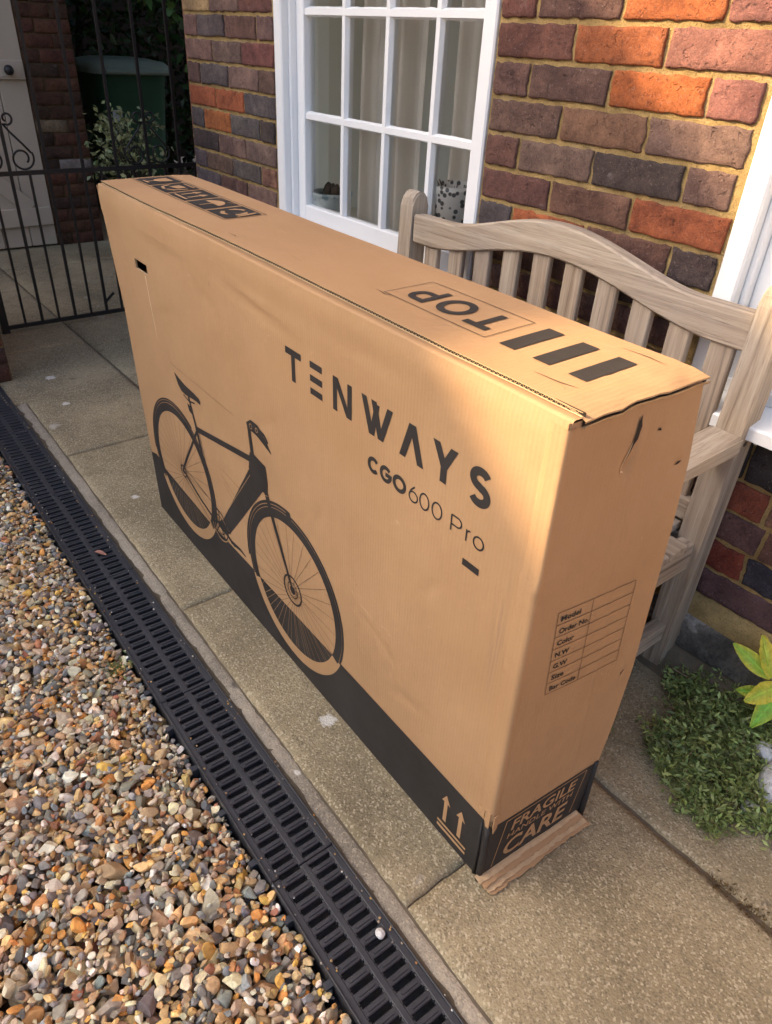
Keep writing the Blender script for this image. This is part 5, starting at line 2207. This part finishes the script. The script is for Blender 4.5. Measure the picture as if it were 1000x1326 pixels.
MB().mm(0.0245, 0.028, -0.135, 0.0 - 0.02, 0.975, 1.045, 0.001).build('lock_plate', M['doorpaint'], door)
kb = MB()
bmesh.ops.create_uvsphere(kb.bm, u_segments=16, v_segments=10, radius=0.027)
bmesh.ops.translate(kb.bm, verts=kb.bm.verts, vec=(0.058, -0.095, 1.01))
kb.tube([(0.026, -0.095, 1.01), (0.05, -0.095, 1.01)], 0.011, 10)
kb.build('knob', M['iron'], door, True)

# ------------------------------------------------------------------ wheelie bin, potted shrub, hedge and trees beyond the gate
bn = empty('wheelie_bin', (-5.78, 0.945, 0), (0, 0, 0), 'dark green wheelie bin with a domed lid behind the iron gate', 'bin')
mb = MB()
rows = []
for z, w, d in ((0.06, 0.40, 0.42), (0.5, 0.46, 0.50), (0.96, 0.54, 0.58), (0.985, 0.58, 0.62)):
    r = []
    for i in range(28):
        a = 2 * PI * (i + .5) / 28
        c_, s_ = math.cos(a), math.sin(a)
        e = 0.42
        r.append((d / 2 * math.copysign(abs(c_) ** e, c_), w / 2 * math.copysign(abs(s_) ** e, s_), z))
    rows.append(r)
vr = mb.grid(rows, True)
mb.bm.faces.new(vr[0][::-1])
mb.build('body', M['bin'], bn, True)
mb = MB()
rows = []
for z, k_ in ((0.965, 1.0), (1.0, 1.02), (1.02, 1.0), (1.045, 0.9), (1.062, 0.6), (1.07, 0.05)):
    r = []
    for i in range(28):
        a = 2 * PI * (i + .5) / 28
        c_, s_ = math.cos(a), math.sin(a)
        e = 0.45
        r.append((0.325 * k_ * math.copysign(abs(c_) ** e, c_), 0.305 * k_ * math.copysign(abs(s_) ** e, s_), z))
    rows.append(r)
mb.grid(rows, True)
mb.build('lid', M['binlid'], bn, True)
MB().tube([(0.35, -0.24, 0.985), (0.35, 0.24, 0.985)], 0.016, 8).build('handle', M['binlid'], bn)
MB().mm(0.263, 0.268, -0.20, -0.13, 0.66, 0.74).build('sticker', M['label'], bn)
for s in (-1, 1):
    wv = MB()
    wv.tube([(-0.19, s * 0.20, 0.10), (-0.19, s * 0.26, 0.10)], 0.10, 20)
    wv.build('wheel', M['plastic'], bn)


def leaf_cloud(name, centers, sizes, mat, parent, rng, bright=(0.6, 1.3), asp=0.45, up=0.2, fold=0.25):
    """each leaf: two folded quads (6 verts)"""
    n = len(centers)
    d = rng.normal(size=(n, 3))
    d[:, 2] = np.abs(d[:, 2]) * 0.6 * np.sign(rng.random(n) - 0.5 + up)
    d /= np.linalg.norm(d, axis=1)[:, None]
    rnd = rng.normal(size=(n, 3))
    s = np.cross(d, rnd)
    s /= np.linalg.norm(s, axis=1)[:, None] + 1e-9
    nrm = np.cross(d, s)
    L_ = sizes[:, None]
    P0 = centers
    M0 = centers + d * L_ * 0.5
    P1 = centers + d * L_
    Lf = M0 + s * L_ * asp * 0.5 + nrm * L_ * asp * fold
    Rt = M0 - s * L_ * asp * 0.5 + nrm * L_ * asp * fold
    V = np.stack([P0, Lf, P1, Rt], 1).reshape(-1, 3)
    base = (np.arange(n) * 4)[:, None]
    F = np.concatenate([base + np.array([[0, 1, 2]]), base + np.array([[0, 2, 3]])], 0)
    b_ = rng.uniform(*bright, n)
    t_ = np.stack([b_ * rng.uniform(.9, 1.15, n), b_, b_ * rng.uniform(.8, 1.1, n), np.ones(n)], 1)
    return raw_mesh(name, V, F, mat, parent, np.repeat(t_, 4, 0))


# potted variegated shrub in front of the bin
sh = empty('potted_shrub', (-4.55, 0.46, 0), label='small variegated shrub with cream-edged leaves in front of the green bin', cat='shrub')
MB().lathe([(0, 0), (0.13, 0), (0.17, 0.24), (0.18, 0.25), (0.18, 0.28), (0.16, 0.28), (0.15, 0.25), (0, 0.25)], n=24).build('pot', M['bark'], sh, True)
sb_ = MB()
ends = []
for i in range(46):
    a = random.uniform(0, 2 * PI)
    sp = random.uniform(0.03, 0.24)
    top = Vector((sp * math.cos(a), sp * math.sin(a), random.uniform(0.42, 0.80)))
    sb_.tube([(0, 0, 0.25), (top.x * .4, top.y * .4, 0.25 + (top.z - .25) * .6), tuple(top)], [0.006, 0.004, 0.002], 5)
    ends.append(top)
sb_.build('stem', M['bark'], sh, True)
cs, sz = [], []
for e in ends:
    for q in range(13):
        cs.append(np.array(e) + RNG.normal(0, 0.035, 3)); sz.append(RNG.uniform(0.028, 0.05))
leaf_cloud('foliage', np.array(cs), np.array(sz), M['leaf_var'], sh, RNG, (0.5, 1.3), 0.6)

# evergreen hedge behind the bin
hg = empty('hedge', (-7.2, 2.0, 0), label='dark evergreen hedge standing behind the green bin', cat='hedge')
n = 15000
u = RNG.random((n, 3))
P = np.stack([-0.75 + 1.2 * u[:, 0] ** 0.6, -1.9 + 4.6 * u[:, 1], 0.05 + 3.6 * u[:, 2]], 1)
P[:, 0] += 0.22 * np.sin(P[:, 1] * 5.1 + 2 * np.sin(P[:, 2] * 3.3)) + 0.15 * np.sin(P[:, 2] * 6)
leaf_cloud('foliage', P, RNG.uniform(0.05, 0.11, n), M['leaf_dark'], hg, RNG, (0.45, 1.25), 0.55)
hb_ = MB()
for i in range(16):
    y = -1.7 + 4.3 * i / 15 + random.uniform(-.1, .1)
    pts = [(random.uniform(-.5, -.2), y, 0), (random.uniform(-.4, 0), y + random.uniform(-.15, .15), 1.2), (random.uniform(-.3, .3), y + random.uniform(-.3, .3), 2.4), (random.uniform(-.2, .4), y + random.uniform(-.4, .4), 3.3)]
    hb_.tube(pts, [0.03, 0.024, 0.016, 0.006], 6)
    for q in range(3):
        b0 = Vector(pts[1]).lerp(Vector(pts[3]), random.random())
        hb_.tube([b0, b0 + Vector((random.uniform(.1, .5), random.uniform(-.3, .3), random.uniform(0, .3)))], [0.010, 0.003], 5)
hb_.build('branch', M['bark'], hg, True)
bk_ = MB()
bk_.mm(-1.3, -1.2, -3.0, 5.0, 0, 4.5)
bk_.build('dense_interior', M['bark'], hg)

# tree with low leaves in the passage; its unseen top is added to darken it
tr = empty('tree', (-5.6, 2.1, 0), label='broad-leaved tree with bright green low leaves by the house corner, its unseen top added to shade the passage', cat='tree')
tb = MB()
tb.tube([(0, 0.2, 0), (0.05, 0.15, 0.8), (0.0, 0.05, 1.7), (0.1, 0, 2.6), (0.15, -.1, 3.6)], [0.11, 0.09, 0.08, 0.06, 0.03], 9)
lims = []
for i in range(16):
    z = random.uniform(1.3, 3.2)
    a = random.uniform(0, 2 * PI)
    l_ = random.uniform(0.6, 1.5)
    e = Vector((l_ * math.cos(a), l_ * math.sin(a) - 0.4, z + random.uniform(0.1, 0.7)))
    tb.tube([(0.05, 0.05, z), tuple(e * .5 + Vector((0.02, 0, z * .5 + .1))), tuple(e)], [0.03, 0.02, 0.006], 6)
    lims.append((Vector((0.05, .05, z)), e))
tb.build('trunk', M['bark'], tr, True)
tb_l = MB()
cs, sz = [], []
for i in range(34):
    a = random.uniform(-2.6, 1.2)
    l_ = random.uniform(1.0, 2.7)
    e = Vector((min(2.4, l_ * math.cos(a) + 0.9), l_ * math.sin(a) - 0.5, random.uniform(2.25, 3.1)))
    z = random.uniform(1.8, 2.6)
    tb_l.tube([(0.08, 0.0, z), tuple(e * .5 + Vector((0, 0, z * .5 + .15))), tuple(e)], [0.03, 0.018, 0.005], 6)
    lims.append((Vector((0.05, 0.0, z)).lerp(e, 0.4), e))
tb_l.build('limb', M['bark'], tr, True)
for i in range(15000):
    a, e = random.choice(lims)
    c_ = a.lerp(e, random.uniform(0.25, 1.08))
    cs.append(np.array(c_) + RNG.normal(0, 0.22, 3)); sz.append(RNG.uniform(0.06, 0.12))
leaf_cloud('shade_crown', np.array(cs), np.array(sz), M['leaf_dark'], tr, RNG, (0.8, 1.9), 0.62)  # leaves overhead, out of view, enlarged to shade the passage
tw = MB()
cs, sz = [], []
for (y, z, n_) in ((-1.02, 1.33, 16), (-0.90, 1.24, 14), (-1.22, 1.36, 10), (-0.78, 1.02, 10), (-1.5, 1.42, 8)):
    tw.tube([(0.4, y - .1, 2.1), (0.5, y, z + 0.25), (0.55, y, z)], [0.006, 0.004, 0.002], 5)
    for q in range(n_):
        cs.append(np.array([0.55, y, z + .1]) + RNG.normal(0, 0.07, 3)); sz.append(RNG.uniform(0.06, 0.10))
tw.build('twig', M['bark'], tr, True)
tag(leaf_cloud('low_leaf_spray', np.array(cs), np.array(sz), M['leaf_dark'], tr, RNG, (1.6, 3.2), 0.7), kind='stuff')

# ------------------------------------------------------------------ weeds, rocks and the yellowing plant at the foot of the wall
def in_weed(x, y):
    # outline of the mound on the ground
    cx_, cy_ = 0.19, -0.155
    a = math.atan2(y - cy_, x - cx_)
    r = math.hypot((x - cx_) / 1.25, (y - cy_) / 0.95)
    return r < 0.205 + 0.035 * math.sin(3 * a + 1) + 0.02 * math.sin(7 * a)


wd = empty('creeping_weed', (0.19, -0.155, 0.0), label='low mound of creeping green weed spreading over the path at the foot of the wall', cat='weed')
cs, sz = [], []
stm = MB()
for i in range(1350):
    for _ in range(50):
        x, y = random.uniform(-0.12, 0.55), random.uniform(-0.42, 0.0)
        if in_weed(x, y) and math.hypot(x - 0.250, y + 0.195) > 0.050 and math.hypot(x - 0.180, y + 0.150) > 0.020:
            break
    hgt = 0.070 * max(0.15, 1 - (math.hypot((x - 0.19) / 1.3, y + 0.135) / 0.26) ** 2)
    a = random.uniform(0, 2 * PI)
    l_ = random.uniform(0.03, 0.08)
    p = Vector((x - 0.19, y + 0.155, 0.003))
    q = p + Vector((l_ * math.cos(a) * .6, l_ * math.sin(a) * .6, hgt * random.uniform(0.4, 1.2)))
    if i % 4 == 0:
        stm.tube([p, (p + q) / 2 + Vector((0, 0, .012)), q], [0.0012, 0.001, 0.0007], 4, False)
    for k_ in range(14):
        w = random.uniform(0.15, 1.1)
        c_ = p.lerp(q, w) + Vector((random.gauss(0, .006), random.gauss(0, .006), random.gauss(0.002, .004)))
        c_.z = max(c_.z, 0.003)
        cs.append(tuple(c_)); sz.append(random.uniform(0.009, 0.021))
for i in range(9):
    a = random.uniform(0, 2 * PI)
    p = Vector((random.uniform(-.16, .18), random.uniform(-.12, .1), 0.045))
    pts = [p]
    for q in range(4):
        a += random.uniform(-.6, .6)
        p = p + Vector((0.03 * math.cos(a), 0.03 * math.sin(a), random.uniform(-.008, .008)))
        pts.append(p)
    stm.tube(pts, 0.0014, 5, False)
stm.build('stem', M['stem'], wd, True)
leaf_cloud('foliage', np.array(cs), np.array(sz), M['leaf_weed'], wd, RNG, (0.5, 1.9), 0.36, 0.65, 0.15)

# little tuft growing at the edge of the box and the runner towards the mound
for (x, y, lab) in ((-0.10, -0.335, 'small green weed tuft growing from the joint beside the box'), (-0.885, -1.135, 'tiny dull green weed among the pebbles beside the drain')):
    tf = empty('weed', (x, y, 0.0 if y > -1 else -0.02), label=lab, cat='weed')
    cs = RNG.normal(0, 1, (60, 3)) * np.array([0.018, 0.018, 0.006]) + np.array([0, 0, 0.012])
    leaf_cloud('leaf', cs, RNG.uniform(0.010, 0.022, 60), M['leaf_weed'], tf, RNG, (0.5, 1.2), 0.35, 0.8)
    st_ = MB()
    for i in range(7):
        a = random.uniform(0, 2 * PI)
        st_.tube([(0, 0, 0.0), (0.012 * math.cos(a), 0.012 * math.sin(a), 0.012), (0.026 * math.cos(a), 0.026 * math.sin(a), 0.014)], [0.001, .0009, .0005], 4, False)
    st_.build('stem', M['stem'], tf, True)
rn = MB().tube([(-0.13, -0.36, 0.004), (-0.09, -0.345, 0.007), (-0.05, -0.34, 0.005), (-0.01, -0.325, 0.007), (0.02, -0.31, 0.01)], 0.0014, 5)
tag(rn.build('dry_stem', M['stem'], None, True), 'thin dry stem lying on the paving between the box and the weed mound', 'stem')

# rusty moss along the joint
n = 420
xs_ = RNG.uniform(0.20, 0.43, n)
w_ = np.exp(-((xs_ - 0.285) / 0.03) ** 2) + np.exp(-((xs_ - 0.345) / 0.03) ** 2) * .8 + .12
kp = RNG.random(n) < w_
xs_ = xs_[kp]
P = np.stack([xs_, -0.459 + RNG.normal(0, 0.009, len(xs_)), RNG.uniform(-0.003, 0.004, len(xs_))], 1)
ms = leaf_cloud('moss', P, RNG.uniform(0.004, 0.010, len(xs_)), M['moss'], None, RNG, (0.5, 1.3), 0.4, 0.9)
tag(ms, kind='stuff')


def rock(loc, s, seed, label):
    mb = MB()
    bmesh.ops.create_icosphere(mb.bm, subdivisions=4, radius=1)
    rg = np.random.default_rng(seed)
    pls = [(Vector(rg.normal(size=3)).normalized(), rg.uniform(.55, .85)) for _ in range(9)]
    for v in mb.bm.verts:
        q = v.co.copy()
        for nn, d_ in pls:
            o_ = q.dot(nn) - d_
            if o_ > 0:
                q -= nn * o_
        v.co = q * (1 + 0.10 * nz(q.x * 1.6 + seed, q.y * 1.6, q.z * 1.6) + 0.06 * nz(q.x * 5, q.y * 5 + seed, q.z * 5))
    for v in mb.bm.verts:
        v.co = Vector((v.co.x * s[0], v.co.y * s[1], v.co.z * s[2]))
    zmin = min(v.co.z for v in mb.bm.verts)
    o_ = mb.build('rock', M['rock'], None, True)
    o_.location = (loc[0], loc[1], -zmin * 0.85 + loc[2])
    return tag(o_, label, 'rock', 'pale rocks in the weed')


rock((0.245, -0.195, 0.015), (0.050, 0.062, 0.036), 3, 'largest pale grey rock half buried in the green weed')
rock((0.180, -0.150, 0.025), (0.026, 0.024, 0.026), 5, 'small pale rock poking out of the weed above the large one')
rock((0.235, -0.275, 0.0), (0.030, 0.022, 0.018), 8, 'little pale stone at the lower edge of the weed mound')

# plant with big yellow-green leaves coming in from the right
yp = empty('yellowing_plant', (0.21, -0.03, 0.0), label='young plant with broad yellow and lime green leaves in front of the plinth', cat='plant')
stp = MB()
stp.tube([(0, 0, 0), (-0.02, -0.01, 0.07), (-0.055, -0.022, 0.125), (-0.10, -0.03, 0.150)], [0.004, 0.0032, 0.0025, 0.0018], 7)
stp.tube([(-0.055, -0.022, 0.125), (-0.075, -0.032, 0.115), (-0.095, -0.04, 0.11)], [0.0018, 0.0014, 0.001], 6)
stp.build('stem', M['stem'], yp, True)


def big_leaf(base, tip, width, sag, tint, roll):
    b0, t0 = Vector(base), Vector(tip)
    t0 = b0 + (t0 - b0) * 0.88
    width *= 0.85
    d = (t0 - b0)
    L_ = d.length
    d.normalize()
    up = Vector((0.25, -0.55, 0.8)).normalized()
    s = d.cross(up).normalized()
    up = s.cross(d)
    s = (s * math.cos(roll) + up * math.sin(roll)).normalized()
    up = s.cross(d)
    V, F, T = [], [], []
    nu, nv = 40, 16
    for i in range(nu + 1):
        t = i / nu
        w = width * (math.sin(PI * min(1, t * 0.94 + 0.04)) ** 0.75) * (1 - 0.25 * t)
        c = b0 + d * L_ * t - Vector((0, 0, 1)) * sag * (t * t)
        for j in range(nv + 1):
            q = (j / nv - 0.5) * 2
            p = c + s * w * 0.5 * q + up * (abs(q) * w * 0.16 + 0.0010 * math.sin(t * 34 - abs(q) * 5) * (0.3 + abs(q)) + 0.004 * nz(t * 4 + tint * 9, q * 2, 5))
            V.append(p[:])
            gr = (0.75 + 0.35 * (1 - abs(q)))
            k_ = nz(t * 5 + tint * 9, q * 2, tint * 3) * 0.35
            vein = max(0, 1 - abs(q) * 9) + 0.55 * max(0, math.sin(t * 34 - abs(q) * 5) - 0.75) * 4 * (1 if abs(q) > .1 else 0)
            T.append(tuple(np.array(tint_c(tint, abs(q) + k_)) * (1 + 0.35 * min(1, vein))))
    for i in range(nu):
        for j in range(nv):
            a = i * (nv + 1) + j
            F.append((a, a + 1, a + nv + 2, a + nv + 1))
    return raw_mesh('leaf', np.array(V), np.array(F), M['leaf_yellow'], yp, np.array(T), [True] * len(F))


def tint_c(t, e):
    g = np.array([0.40, 0.92, 0.8, 1.0])
    y = np.array([1.15, 1.05, 0.8, 1.0])
    k_ = min(1, max(0, t + (e - 0.5) * 0.7))
    return tuple(g * (1 - k_) + y * k_)


big_leaf((-0.100, -0.030, 0.150), (-0.205, -0.045, 0.195), 0.050, 0.0, 0.45, 0.2)
big_leaf((-0.100, -0.030, 0.150), (-0.165, 0.005, 0.225), 0.056, 0.0, 0.85, -0.3)
big_leaf((-0.095, -0.040, 0.110), (-0.150, -0.070, 0.105), 0.038, 0.005, 0.35, 0.1)
big_leaf((-0.080, -0.028, 0.142), (-0.115, -0.11, 0.120), 0.060, 0.008, 0.75, 0.3)
big_leaf((-0.070, -0.025, 0.135), (-0.075, -0.13, 0.085), 0.058, 0.012, 0.15, 0.0)
big_leaf((-0.075, -0.024, 0.138), (-0.06, 0.03, 0.215), 0.055, 0.0, 0.2, 0.1)
big_leaf((-0.050, -0.020, 0.122), (0.01, -0.085, 0.150), 0.055, 0.01, 0.6, 0.0)

# ------------------------------------------------------------------ hedge across the gravel, out of view, added for reflections and to block sky
fh = empty('reflection_hedge', (0, -9.5, 0), label='green hedge added out of view opposite the house, for reflections and to block sky', cat='hedge')
n = 6000
P = np.stack([RNG.uniform(-4, 12, n), RNG.normal(0, 0.35, n), RNG.uniform(0, 1.9, n)], 1)
leaf_cloud('foliage', P, RNG.uniform(0.12, 0.26, n), M['leaf_dark'], fh, RNG, (0.7, 1.6), 0.6)
MB().mm(-4, 12, -0.25, 0.25, 0, 1.8).build('dense_interior', M['leaf_dark'], fh)

bpy.context.view_layer.update()
